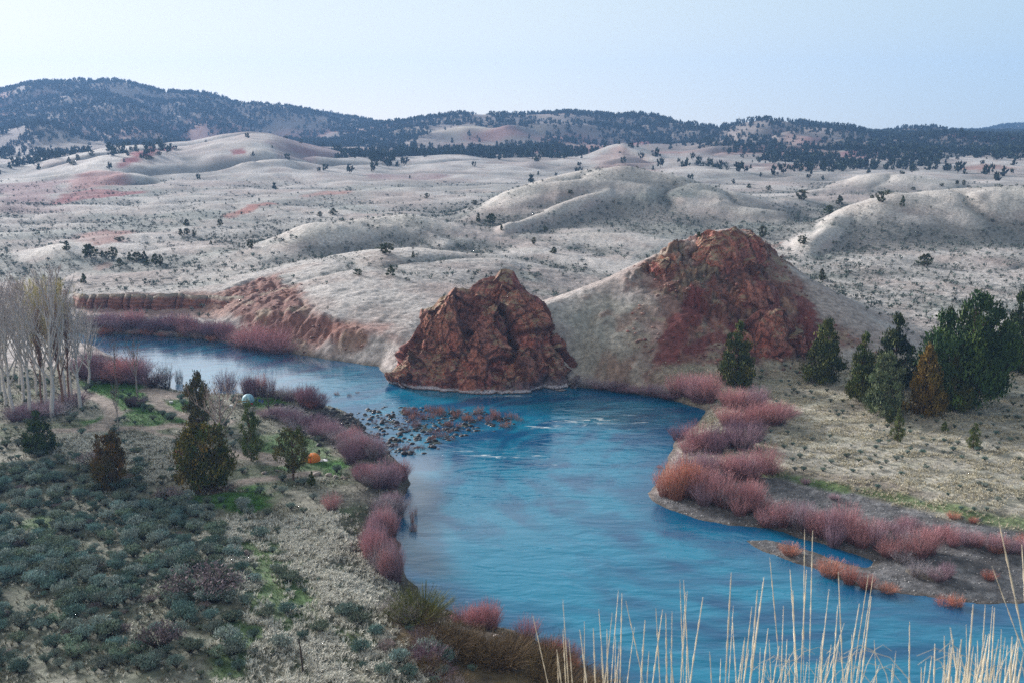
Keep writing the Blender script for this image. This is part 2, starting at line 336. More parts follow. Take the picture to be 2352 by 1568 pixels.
# grassy hills are cut into by draws and gullies
def draws(L, seed, pw=2.2):
    wx_ = XX + L * .5 * fbm(XX / L / 1.5, YY / L / 1.5, 2, seed); wy_ = YY + L * .5 * fbm(XX / L / 1.5, YY / L / 1.5, 2, seed + 3)
    return np.clip(1 - np.abs(noise2(wx_ / L, wy_ / L, seed + 5)) * 1.6, 0, 1) ** pw
up = np.clip((H - np.interp(YY, BY, BZ)) / 12, 0.15, 1)
H = H + sstep(380, 520, YY) * (1 - sstep(1200, 1500, YY)) * (3.6 * fbm(XX / 95, YY / 85, 3, 330) + 1.6 * fbm(XX / 34, YY / 30, 2, 333))
g1 = draws(46, 300); g2 = draws(125, 310); g3 = draws(300, 320)
H = H - g1 * 2.6 * sstep(330, 420, YY) * (1 - sstep(800, 1100, YY)) * up
H = H - g2 * 10.0 * (.35 * sstep(480, 700, YY) + .65 * sstep(800, 950, YY)) * (1 - sstep(1700, 2000, YY)) * up
H = H - g3 * 24 * sstep(1400, 1900, YY) * up
cut = np.clip((YY - 300) / 60, 0, 1) * np.clip((1100 - YY) / 300, 0, 1)
H = H - cut * .8 * np.clip(ridged(XX / 38, YY / 60, 3, 31) - .55, 0, 1) * 3
H += np.clip((YY - 250) / 50, 0, 1) * np.clip((900 - YY) / 300, 0, 1) * fbm(XX / 3.2, YY / 3.2, 3, 33) * .36

ISL = [G(*p) for p in [(790, 945), (860, 925), (960, 928), (1100, 935), (1225, 958), (1190, 990), (1060, 1008), (1015, 1040), (940, 1062), (880, 1050), (830, 1015)]]
isd = np.full(H.shape, 99.0); mm = (YY > 180) & (YY < 290) & (np.abs(XX) < 90); isd[mm] = sdf_poly(ISL, XX[mm], YY[mm])
bar = sstep(1.5, -4, isd)
H = np.where((SD < 6) & (bar > 0), np.maximum(H, -1.6 + bar * (1.38 + .55 * fbm(XX / 3.0, YY / 2.2, 4, 36))), H)

def rows_at(y): return np.interp(y, YR, np.arange(len(YR)))
def height(x, y):
    x = np.asarray(x, float); y = np.asarray(y, float)
    fi = np.clip(rows_at(y), 0, len(YR) - 1.001); fj = np.clip((x / y - S[0]) / (S[1] - S[0]), 0, len(S) - 1.001)
    i = fi.astype(int); j = fj.astype(int); a = fi - i; b = fj - j
    return (H[i, j] * (1 - b) + H[i, j + 1] * b) * (1 - a) + (H[i + 1, j] * (1 - b) + H[i + 1, j + 1] * b) * a

def hit(px, py, y0=92):
    """where the sight line first meets the ground (or passes it most closely)"""
    s, k = ray(px, py); j = (s - S[0]) / (S[1] - S[0]); j0 = int(np.clip(j, 0, len(S) - 2)); b = np.clip(j - j0, 0, 1)
    col = H[:, j0] * (1 - b) + H[:, j0 + 1] * b; zr = CAMZ + k * YR; d = col - zr
    d = np.where(YR < y0, -99, d); idx = np.where(d >= 0)[0]
    if len(idx):
        i = idx[0]
        if i == 0 or d[i - 1] < -50: Y = YR[i]
        else:
            f = -d[i - 1] / (d[i] - d[i - 1] + 1e-9); Y = YR[i - 1] + f * (YR[i] - YR[i - 1])
    else:
        Y = YR[np.argmax(d / np.maximum(YR, 1))]
    return np.array((s * Y, Y, float(height(s * Y, Y))))

def region(poly, soft=4, jitter=3, wl=8, seed=50, y0=92, X=None, Y=None):
    P = np.array([hit(px, py, y0)[:2] for px, py in poly])
    X = XX if X is None else X; Y = YY if Y is None else Y
    out = np.zeros(X.shape); pad = soft + jitter * 2
    m = (X > P[:, 0].min() - pad) & (X < P[:, 0].max() + pad) & (Y > P[:, 1].min() - pad) & (Y < P[:, 1].max() + pad)
    if not m.any(): return out
    x, y = X[m], Y[m]; d = sdf_poly(P, x, y) + jitter * fbm(x / wl, y / wl, 4, seed)
    out[m] = 1 - sstep(-soft, soft, d); return out

def strip(line, width, soft=.6, jitter=.6, wl=5, seed=60, y0=92):
    P = np.array([hit(px, py, y0)[:2] for px, py in line]); out = np.zeros(XX.shape); pad = width + soft + jitter * 2
    m = (XX > P[:, 0].min() - pad) & (XX < P[:, 0].max() + pad) & (YY > P[:, 1].min() - pad) & (YY < P[:, 1].max() + pad)
    x, y = XX[m], YY[m]; d = dist_line(P, x, y) - width + jitter * fbm(x / wl, y / wl, 3, seed)
    out[m] = 1 - sstep(-soft, soft, d); return out
# ------------------------------------------------------------------ rocky relief on the red hill
rocky = region([(1492, 615), (1540, 572), (1620, 536), (1685, 530), (1755, 556), (1785, 610), (1815, 690), (1848, 770), (1850, 830), (1780, 845), (1720, 800), (1640, 760), (1600, 800), (1560, 840), (1530, 820), (1560, 740), (1545, 680), (1500, 650)], soft=6, jitter=12, wl=10, seed=51)
rk = ridged(XX / 7, YY / 11, 4, 52); rk2 = rk
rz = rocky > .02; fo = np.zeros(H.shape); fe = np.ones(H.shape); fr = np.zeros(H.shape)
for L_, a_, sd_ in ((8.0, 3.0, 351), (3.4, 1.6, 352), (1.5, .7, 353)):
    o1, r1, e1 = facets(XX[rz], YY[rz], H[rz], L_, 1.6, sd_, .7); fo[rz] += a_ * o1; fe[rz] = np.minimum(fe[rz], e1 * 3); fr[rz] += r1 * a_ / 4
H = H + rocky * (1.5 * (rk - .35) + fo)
cutface = region([(500, 668), (560, 645), (640, 630), (700, 680), (740, 720), (830, 740), (850, 790), (740, 795), (660, 790), (600, 770), (520, 735), (470, 700)], soft=3, jitter=5, wl=9, seed=55)
H = H - cutface * np.clip(ridged(XX / 6.0, YY / 14, 4, 56) - .2, 0, 1) * 2.0 + cutface * fbm(XX / 1.6, YY / 2.5, 3, 57) * .5

# slope, used for thinning grass on steep ground
gy = np.gradient(H, axis=0) / np.gradient(YY, axis=0); gx = np.gradient(H, axis=1) / np.maximum(np.gradient(XX, axis=1), 1e-3)
steep = np.sqrt(gx * gx + gy * gy)

def C3(*c): return np.array(c)
col = np.zeros(H.shape + (3,)); col[:] = C3(.46, .435, .415)
def paint(mask, c, amt=1.0):
    global col
    col = col + (np.asarray(c) - col) * (np.clip(mask, 0, 1) * amt)[..., None]
n_s = fbm(XX / 18, YY / 18, 4, 70); n_m = fbm(XX / 70, YY / 70, 4, 71); n_f = fbm(XX / 2.2, YY / 2.2, 3, 72); n_l = fbm(XX / 240, YY / 240, 4, 73)
paint(sstep(-.1, .5, n_s), (.335, .275, .25), .65)
paint(sstep(0, .4, n_m), (.34, .28, .26), .65)
hills = sstep(280, 330, YY)
# distant ranges: brown and dull red ground between the trees
paint(np.clip(g1 * sstep(330, 420, YY) * (YY < 1000) + g2 * sstep(480, 700, YY), 0, 1), (.205, .215, .20), .6)
paint(sstep(1350, 1700, YY), (.20, .165, .145), .85)
paint(sstep(1250, 1600, YY) * sstep(.12, .35, n_l), (.30, .15, .125), .7)
paint(sstep(1350, 1700, YY) * sstep(.1, .4, fbm(XX / 120, YY / 300, 3, 74)), (.30, .255, .21), .5)
# sage-green drainages on the middle hills
sagey = sstep(330, 380, YY) * (1 - sstep(800, 1000, YY)) * sstep(.08, .4, fbm(XX / 55, YY / 45, 4, 75) - np.clip(steep - .18, 0, 1) * .6)
paint(sagey, (.20, .235, .215), .6)
# sage in the hollows, pale grass on crests; tones also paint in hill shading
def box(A, r0, r1):
    for ax, r in ((0, r0), (1, r1)):
        Bp = np.pad(A, [(r + 1, r) if k == ax else (0, 0) for k in (0, 1)], mode='edge'); cs_ = np.cumsum(Bp, axis=ax); n_ = A.shape[ax]
        A = (np.take(cs_, np.arange(2 * r + 1, 2 * r + 1 + n_), axis=ax) - np.take(cs_, np.arange(n_), axis=ax)) / (2 * r + 1)
    return A
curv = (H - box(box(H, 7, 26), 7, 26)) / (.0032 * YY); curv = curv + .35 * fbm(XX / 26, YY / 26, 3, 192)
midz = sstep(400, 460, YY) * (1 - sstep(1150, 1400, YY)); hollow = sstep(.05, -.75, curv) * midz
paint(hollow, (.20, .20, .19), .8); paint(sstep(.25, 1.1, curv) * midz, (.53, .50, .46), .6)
# purple-grey and red bands of the painted hills
RED = (.24, .036, .045); MAUVE = (.235, .145, .155)
streaks = .9 + .5 * fbm(XX / 22, YY / 60, 4, 79)
for poly, c, a, jit in [
    ([(272, 372), (330, 345), (385, 335), (395, 340), (340, 365), (300, 380), (275, 385)], RED, .95, 14),
    ([(130, 420), (200, 395), (265, 395), (330, 405), (300, 420), (220, 430), (150, 440)], (.29, .13, .125), .9, 18),
    ([(115, 462), (160, 440), (215, 432), (330, 440), (260, 450), (180, 462), (125, 470)], RED, .85, 12),
    ([(0, 425), (130, 412), (150, 435), (110, 460), (0, 458)], MAUVE, .9, 20),
    ([(0, 462), (90, 462), (180, 475), (120, 490), (0, 480)], MAUVE, .6, 20),
    ([(515, 495), (560, 478), (620, 465), (640, 468), (580, 485), (525, 503)], (.33, .13, .105), .9, 6),
    ([(690, 450), (740, 441), (810, 437), (800, 444), (740, 450), (700, 455)], (.33, .15, .125), .8, 8),
    ([(180, 540), (240, 525), (300, 530), (280, 555), (220, 562), (185, 552)], (.28, .135, .12), .85, 8),
    ([(520, 345), (560, 340), (570, 352), (535, 356)], RED, .9, 6),
    ([(670, 345), (700, 338), (730, 350), (690, 355)], (.30, .14, .13), .8, 10),
    ([(620, 330), (700, 325), (800, 360), (720, 372), (640, 360)], MAUVE, .7, 20),
    ([(820, 400), (960, 395), (1040, 405), (960, 415), (840, 410)], MAUVE, .7, 14),
    ([(1210, 345), (1290, 343), (1290, 350), (1215, 352)], RED, .7, 20),
    ([(1360, 365), (1420, 340), (1450, 340), (1500, 375), (1420, 390)], (.31, .21, .19), .8, 20),
    ([(1460, 318), (1520, 322), (1530, 335), (1450, 328)], RED, .6, 20),
    ([(1830, 330), (1880, 316), (1900, 325), (1850, 340)], (.30, .15, .13), .9, 20),
    ([(1940, 352), (1990, 340), (2030, 350), (1990, 365), (1945, 362)], (.28, .14, .15), .9, 20),
    ([(2170, 305), (2280, 312), (2340, 320), (2280, 328), (2200, 315)], (.29, .10, .10), .9, 20),
    ([(2260, 345), (2340, 340), (2352, 350), (2280, 355)], (.29, .10, .10), .9, 16),
    ([(2190, 388), (2260, 377), (2320, 385), (2250, 395)], (.31, .18, .15), .9, 12),
    ([(1680, 380), (1800, 375), (1900, 385), (1800, 392)], (.30, .19, .17), .7, 20),
    ([(215, 612), (250, 600), (260, 610), (230, 622)], (.20, .10, .085), .8, 3)]:
    paint(region(poly, soft=jit * .5, jitter=jit, wl=jit * 2.2, seed=int(80 + poly[0][0] % 37)) * streaks, c, a)
# pale meadow between the wooded ridges
paint(region([(950, 300), (1060, 290), (1250, 292), (1240, 305), (1050, 308)], soft=40, jitter=30, wl=120, seed=90), (.46, .41, .33), .9)
# cut bank and red hill
paint(cutface, (.20, .088, .07), .92); paint(cutface * sstep(.1, .35, fbm(XX / 5, YY / 12, 3, 91)), (.27, .12, .085), .6); paint(cutface * sstep(.15, .4, fbm(XX / 9, YY / 9, 3, 92)), (.32, .27, .2), .6)
cliffband = region([(170, 700), (200, 676), (440, 672), (520, 668), (560, 690), (520, 730), (420, 728), (200, 722)], soft=2, jitter=2, wl=6, seed=93)
paint(cliffband, (.27, .16, .13), .8)
paint(region([(780, 745), (860, 735), (905, 745), (900, 775), (830, 790), (790, 780)], soft=4, jitter=5, wl=7, seed=94), (.31, .15, .12), .7)
hillred = region([(1470, 650), (1540, 575), (1680, 530), (1770, 575), (1860, 680), (1930, 745), (1950, 800), (1900, 850), (1700, 860), (1500, 860), (1470, 820)], soft=9, jitter=15, wl=13, seed=95)
paint(hillred, (.215, .12, .098), .88)
paint(hillred * sstep(.0, .3, fbm(XX / 6, YY / 9, 4, 96)), (.235, .105, .08), .8)
paint(hillred * sstep(.12, .3, fbm(XX / 4, YY / 4, 4, 97)), (.33, .30, .22), .6)
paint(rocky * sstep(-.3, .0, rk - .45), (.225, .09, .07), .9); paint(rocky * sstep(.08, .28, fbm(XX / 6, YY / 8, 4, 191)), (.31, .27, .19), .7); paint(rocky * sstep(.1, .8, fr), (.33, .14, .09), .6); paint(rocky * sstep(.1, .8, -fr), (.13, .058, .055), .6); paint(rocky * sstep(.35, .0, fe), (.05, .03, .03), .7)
paint(region([(1495, 615), (1515, 595), (1550, 590), (1560, 610), (1530, 628)], soft=1.5, jitter=2, wl=4, seed=98), (.42, .17, .10), .8)
for line, w_ in [([(1515, 860), (1545, 790), (1580, 730), (1600, 690)], 3.2), ([(1800, 840), (1790, 790), (1760, 700), (1740, 650)], 1.6), ([(1620, 850), (1680, 840), (1760, 850)], 2.6), ([(1600, 800), (1650, 770), (1700, 790)], 2), ([(1850, 820), (1870, 760), (1850, 700)], 3.2), ([(1700, 760), (1720, 800), (1740, 840)], 2.5)]:
    paint(strip(line, w_, soft=.6, jitter=2.6, wl=3), (.17, .052, .05), .85)
saddle = region([(1270, 720), (1400, 680), (1480, 700), (1500, 800), (1480, 880), (1340, 885), (1310, 800)], soft=5, jitter=5, wl=9, seed=99)
paint(saddle, (.27, .26, .21), .6); paint(saddle * sstep(.1, .4, fbm(XX / 6, YY / 6, 3, 100)), (.24, .14, .11), .6)
# right meadow: pale bunch grass, green fringe and gravel
flatz = (YY < 300) & (YY > 88)
rightside = flatz & (XX > 35)
rm = sstep(30, 50, XX) * (1 - sstep(275, 300, YY)) * sstep(150, 160, YY) * sstep(7.5, 5, H)
paint(rm, (.36, .34, .27), .7); paint(rm * sstep(0, .4, fbm(XX / 7, YY / 3, 4, 101)), (.47, .45, .36), .8); paint(rm * sstep(.05, .4, fbm(XX / 5, YY / 4, 4, 102)), (.18, .175, .135), .6)
grav = region([(1490, 1130), (1560, 1140), (1700, 1090), (1790, 1092), (1900, 1110), (2050, 1160), (2200, 1195), (2352, 1225), (2600, 1260), (2600, 1420), (2200, 1400), (1900, 1340), (1700, 1260), (1500, 1180)], soft=1.2, jitter=2, wl=8, seed=103)
paint(grav, (.125, .125, .13)); paint(grav * sstep(.0, .4, fbm(XX / 1.2, YY / 1.2, 3, 104)), (.22, .22, .225), .7); paint(grav * sstep(.1, .5, fbm(XX / 10, YY / 4, 3, 105)), (.085, .08, .078), .5); paint(grav * sstep(200, 215, YY) * sstep(30, 45, XX) * sstep(4, 8, SD), (.26, .255, .255), .5)
paint(region([(1760, 1080), (1850, 1070), (2050, 1100), (2150, 1140), (2050, 1150), (1900, 1110)], soft=2, jitter=3, wl=7, seed=106), (.19, .155, .125), .7)
GREEN = (.085, .15, .035)
for line, w_, a in [([(1760, 1085), (1860, 1105), (1940, 1118)], 1.6, .8), ([(2000, 1130), (2150, 1165), (2280, 1195), (2400, 1210)], 2.2, .75)]:
    paint(strip(line, w_, soft=1, jitter=1.6, wl=4, seed=107), GREEN, a)
# left side: sage flat, lawns, road
lm = sstep(10, 0, XX - .0 * YY) * (1 - sstep(270, 290, YY)) * sstep(90, 96, YY)
paint(lm, (.15, .155, .115), .92); paint(lm * sstep(-.05, .35, fbm(XX / 6, YY / 6, 4, 108)), (.30, .29, .24), .7); paint(lm * sstep(.1, .45, fbm(XX / 8, YY / 8, 4, 109)), (.07, .10, .045), .7)
sg = region([(-200, 1090), (150, 1060), (380, 1130), (480, 1180), (560, 1300), (560, 1480), (480, 1568), (300, 1640), (-300, 1640)], soft=4, jitter=5, wl=9, seed=110)
paint(sg, (.12, .135, .10), .7); paint(sg * sstep(.1, .4, fbm(XX / 3.5, YY / 3.5, 4, 111)), (.25, .25, .21), .7)
for poly, a in [([(185, 876), (300, 878), (345, 905), (330, 945), (275, 940), (240, 912), (205, 900)], .95), ([(360, 925), (420, 915), (445, 935), (430, 955), (390, 945)], .95), ([(285, 950), (360, 945), (440, 962), (430, 976), (290, 978)], .8), ([(190, 970), (255, 950), (240, 975), (200, 985)], .8),
                ([(420, 1135), (540, 1115), (610, 1120), (640, 1160), (570, 1180), (440, 1150)], .85), ([(600, 1000), (700, 985), (800, 1060), (780, 1090), (640, 1080), (580, 1050)], .55), ([(560, 920), (640, 905), (660, 930), (590, 945)], .9), ([(720, 1060), (790, 1050), (790, 1075), (730, 1080)], .9),
                ([(560, 1250), (640, 1230), (700, 1400), (660, 1450), (590, 1400)], .55), ([(500, 1440), (590, 1440), (560, 1568), (480, 1568)], .5), ([(780, 1170), (850, 1160), (860, 1230), (800, 1240)], .5), ([(60, 1180), (140, 1170), (150, 1210), (60, 1215)], .5)]:
    paint(region(poly, soft=1.6, jitter=3.5, wl=4, seed=int(112 + poly[0][0] % 31)), (.05, .16, .024), a)
for line, w_ in [([(470, 1190), (520, 1260), (560, 1330), (600, 1420)], .8), ([(600, 1250), (650, 1350), (690, 1430)], .8), ([(770, 1440), (850, 1510), (930, 1568), (960, 1600)], .7), ([(690, 1290), (710, 1350)], .6)]:
    paint(strip(line, w_, soft=.4, jitter=.5, wl=3, seed=140), (.06, .10, .03), .8)
brownland = region([(905, 1400), (1000, 1430), (1120, 1440), (1300, 1520), (1420, 1640), (1000, 1640), (960, 1568), (900, 1500)], soft=2, jitter=3, wl=6, seed=141)
paint(brownland, (.095, .07, .045), .9); paint(brownland * sstep(0, .4, fbm(XX / 2.5, YY / 2.5, 3, 142)), (.17, .13, .07), .7)
lbank = sstep(14, 4, SD) * lm * sstep(240, 225, YY)
paint(lbank, (.10, .085, .075), .75)
bould = region([(640, 930), (720, 935), (800, 950), (850, 1000), (880, 1060), (800, 1040), (740, 1010), (650, 975)], soft=2, jitter=3, wl=6, seed=143)
paint(bould, (.105, .10, .105), .85); paint(bar * (SD < 8), (.035, .032, .034), .95)
road_m = np.zeros(H.shape)
for line, w_ in [([(150, 895), (205, 905), (245, 925), (262, 950), (245, 972), (200, 985), (120, 990)], 1.9), ([(100, 990), (250, 984), (350, 982), (440, 975), (520, 968)], 1.9), ([(345, 895), (400, 908), (460, 905)], 3.0), ([(350, 897), (350, 915), (380, 938), (440, 962), (470, 975)], 1.7), ([(330, 985), (400, 1005), (460, 1020)], 1.2), ([(560, 1105), (640, 1095), (720, 1085)], 1.6), ([(520, 1040), (580, 1045), (640, 1060)], 3.0)]:
    road_m = np.maximum(road_m, strip(line, w_, soft=.7, jitter=.7, wl=3, seed=144))
paint(road_m, (.27, .225, .195), .95)
paint(region([(430, 1128), (480, 1105), (540, 1112), (560, 1128), (480, 1136)], soft=1, jitter=1.5, wl=3, seed=145), (.12, .065, .055), .9)
# wet margins and river bed
paint(sstep(1.6, .2, SD) * (YY < 420) * (1 - bar), (.10, .085, .07), .7); paint(sstep(.2, -.6, SD) * (YY < 470), (.05, .07, .06), .95)
col *= (1 + .22 * fbm(XX / 1.1, YY / 1.1, 2, 146) * (YY < 430) + .12 * n_f)[..., None]
col = np.clip(col, .01, .8)

nr, nc = H.shape
V = np.stack((XX, YY, H), -1).copy()
rr = rocky.reshape(-1); Vf = V.reshape(-1, 3); sel = rr > .02
p = Vf[sel]
Vf[sel] += np.stack((noise3(p[:, 0] / 2.6, p[:, 1] / 2.6, p[:, 2] / 4, 147), noise3(p[:, 0] / 2.6, p[:, 1] / 2.6, p[:, 2] / 4, 148) * 1.2, noise3(p[:, 0] / 1.3, p[:, 1] / 1.3, p[:, 2] / 1.3, 149) * .4), -1) * rr[sel][:, None] * 1.0
idx = np.arange(nr * nc).reshape(nr, nc)
F = np.stack((idx[:-1, :-1], idx[:-1, 1:], idx[1:, 1:], idx[1:, :-1]), -1).reshape(-1, 4)
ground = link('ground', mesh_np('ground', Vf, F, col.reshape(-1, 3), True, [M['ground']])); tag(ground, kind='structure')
# the hilltop behind the camera
gx_ = np.linspace(-40, 40, 41); gy_ = np.linspace(-60, .6, 31); GX, GYY = np.meshgrid(gx_, gy_)
GZ = 66.3 - .625 * .6 + .05 * (GYY - .6) * 0 + fbm(GX / 9, GYY / 9, 3, 150) * .4 * np.clip(-GYY / 5, 0, 1) - .02
ii = np.arange(GX.size).reshape(GX.shape)
hl = link('hilltop', mesh_np('hilltop', np.stack((GX, GYY, GZ), -1).reshape(-1, 3), np.stack((ii[:-1, :-1], ii[:-1, 1:], ii[1:, 1:], ii[1:, :-1]), -1).reshape(-1, 4), np.tile((.25, .23, .18), (GX.size, 1)), True, [M['ground']])); tag(hl, kind='structure')

# ------------------------------------------------------------------ water sheet with foam attribute
wx = np.linspace(-330, 330, 760); wy = np.linspace(92, 460, 520); WX, WY = np.meshgrid(wx, wy)
foam = np.zeros(WX.shape); calm = np.zeros(WX.shape)
def blob(px, py, rx, ry, a=1.0, rot=0.0):
    x0, y0 = G(px, py); c, s_ = math.cos(rot), math.sin(rot); dx, dy = WX - x0, WY - y0
    u = (dx * c + dy * s_) / rx; v = (-dx * s_ + dy * c) / ry
    return a * np.exp(-(u * u + v * v))
for b in [(1350, 965, 14, 5.5, 1.0), (1460, 955, 5, 8, .6), (1240, 980, 9, 3, .8), (1170, 1045, 12, 3.5, .8), (1230, 1062, 8, 2.5, .6), (1180, 908, 9, 1.0, 1.2), (1080, 985, 6, 3, .4), (1020, 1375, 3.0, 2.2, .35), (860, 985, 8, 8, .55), (940, 1000, 9, 7, .4)]:
    foam = np.maximum(foam, .8 * blob(*b))
for b in [(955, 1080, 7, 12, 1.0), (960, 1140, 4, 8, .7), (1000, 1240, 6, 14, .5), (1260, 1150, 24, 20, .18), (1150, 1200, 12, 14, .35)]:
    calm = np.maximum(calm, blob(*b))
calm = np.maximum(calm, sstep(-38, -72, WX - (WY - 260) * .1) * sstep(235, 250, WY))
wi = np.arange(WX.size).reshape(WX.shape)
cx_, cy_ = G(1700, 1080); rr_ = np.hypot(WX - cx_, WY - cy_) + 3.0 * fbm(WX / 14, WY / 14, 3, 401); th_ = np.arctan2(WY - cy_, WX - cx_)
curr = np.clip(.5 + .9 * fbm(rr_ / 3.4, th_ * 5.0, 4, 402) + .5 * fbm(rr_ / 11, th_ * 2.2, 3, 403), 0, 1)
wsd = sdf_poly(RIV, WX, WY); curr = curr * (.25 + .75 * sstep(.5, 11, -wsd)) + .22 * np.clip(blob(1260, 1130, 30, 30), 0, 1)  # darker towards the banks; bright mid-river sheen painted in as paler colour
wcol = np.stack((foam, calm, curr), -1).reshape(-1, 3)
mw = bpy.data.materials.new('river_water'); mw.use_nodes = True; n = mw.node_tree.nodes; l = mw.node_tree.links; b = n['Principled BSDF']
tc = n.new('ShaderNodeTexCoord'); at_ = n.new('ShaderNodeAttribute'); at_.attribute_name = 'Col'; sp = n.new('ShaderNodeSeparateColor'); l.new(at_.outputs['Color'], sp.inputs[0])
def wnoise(scale, sx, sy, rot, detail=3, dist=0.0):
    mp = n.new('ShaderNodeMapping'); mp.inputs['Scale'].default_value = (sx, sy, 1); mp.inputs['Rotation'].default_value = (0, 0, rot); l.new(tc.outputs['Object'], mp.inputs[0])
    z = n.new('ShaderNodeTexNoise'); z.inputs['Scale'].default_value = scale; z.inputs['Detail'].default_value = detail; z.inputs['Distortion'].default_value = dist; l.new(mp.outputs[0], z.inputs['Vector']); return z.outputs[0]
def mth(op, a, b_=None, c=None):
    q = n.new('ShaderNodeMath'); q.operation = op
    for i, v in enumerate((a, b_, c)):
        if v is None: continue
        if isinstance(v, (int, float)): q.inputs[i].default_value = v
        else: l.new(v, q.inputs[i])
    return q.outputs[0]
big = wnoise(.05, .55, 1.7, .55, 5, 1.6)
rip = wnoise(.42, .45, 1.25, .2, 4, .6); fine = wnoise(1.6, .5, 1.2, -.25, 3, .3); swell = wnoise(.12, .6, 1.3, .5, 3, .8)
streak = wnoise(.55, .35, 1.5, .15, 5, 1.5)
hgt = mth('ADD', mth('ADD', mth('MULTIPLY', rip, .42), mth('MULTIPLY', fine, .05)), mth('MULTIPLY', swell, 1.1))
bp = n.new('ShaderNodeBump'); bp.inputs['Distance'].default_value = .55
st = mth('MULTIPLY', mth('SUBTRACT', 1.0, mth('MULTIPLY', sp.outputs[1], .5)), mth('MULTIPLY_ADD', sp.outputs[2], .35, .38)); l.new(st, bp.inputs['Strength']); l.new(hgt, bp.inputs['Height']); l.new(bp.outputs[0], b.inputs['Normal'])
fm = mth('MULTIPLY', mth('GREATER_THAN', mth('MULTIPLY', sp.outputs[0], 1.0), .02), mth('SUBTRACT', mth('ADD', streak, mth('MULTIPLY', sp.outputs[0], .28)), .72))
fmask = n.new('ShaderNodeMapRange'); fmask.inputs[1].default_value = 0; fmask.inputs[2].default_value = .1; l.new(fm, fmask.inputs[0])
cr = n.new('ShaderNodeValToRGB'); cr.color_ramp.elements[0].color = (.001, .080, .185, 1); cr.color_ramp.elements[1].color = (.002, .19, .315, 1); cr.color_ramp.elements[0].position = .32; cr.color_ramp.elements[1].position = .68; l.new(mth('ADD', mth('MULTIPLY', big, .6), mth('MULTIPLY', sp.outputs[2], .42)), cr.inputs[0])
mx = n.new('ShaderNodeMix'); mx.data_type = 'RGBA'; l.new(fmask.outputs[0], mx.inputs[0]); l.new(cr.outputs[0], mx.inputs[6]); mx.inputs[7].default_value = (.62, .68, .7, 1); l.new(mx.outputs[2], b.inputs['Base Color'])
l.new(mth('MULTIPLY_ADD', fmask.outputs[0], .6, .09), b.inputs['Roughness']); l.new(sp.outputs[1], b.inputs['Coat Weight']); b.inputs['Coat IOR'].default_value = 1.9; b.inputs['Coat Roughness'].default_value = .12; b.inputs['IOR'].default_value = 1.5; b.inputs['Specular IOR Level'].default_value = .5
river = link('river', mesh_np('river', np.stack((WX, WY, 0 * WX), -1).reshape(-1, 3), np.stack((wi[:-1, :-1], wi[:-1, 1:], wi[1:, 1:], wi[1:, :-1]), -1).reshape(-1, 4), wcol, True, [mw])); tag(river, kind='structure')
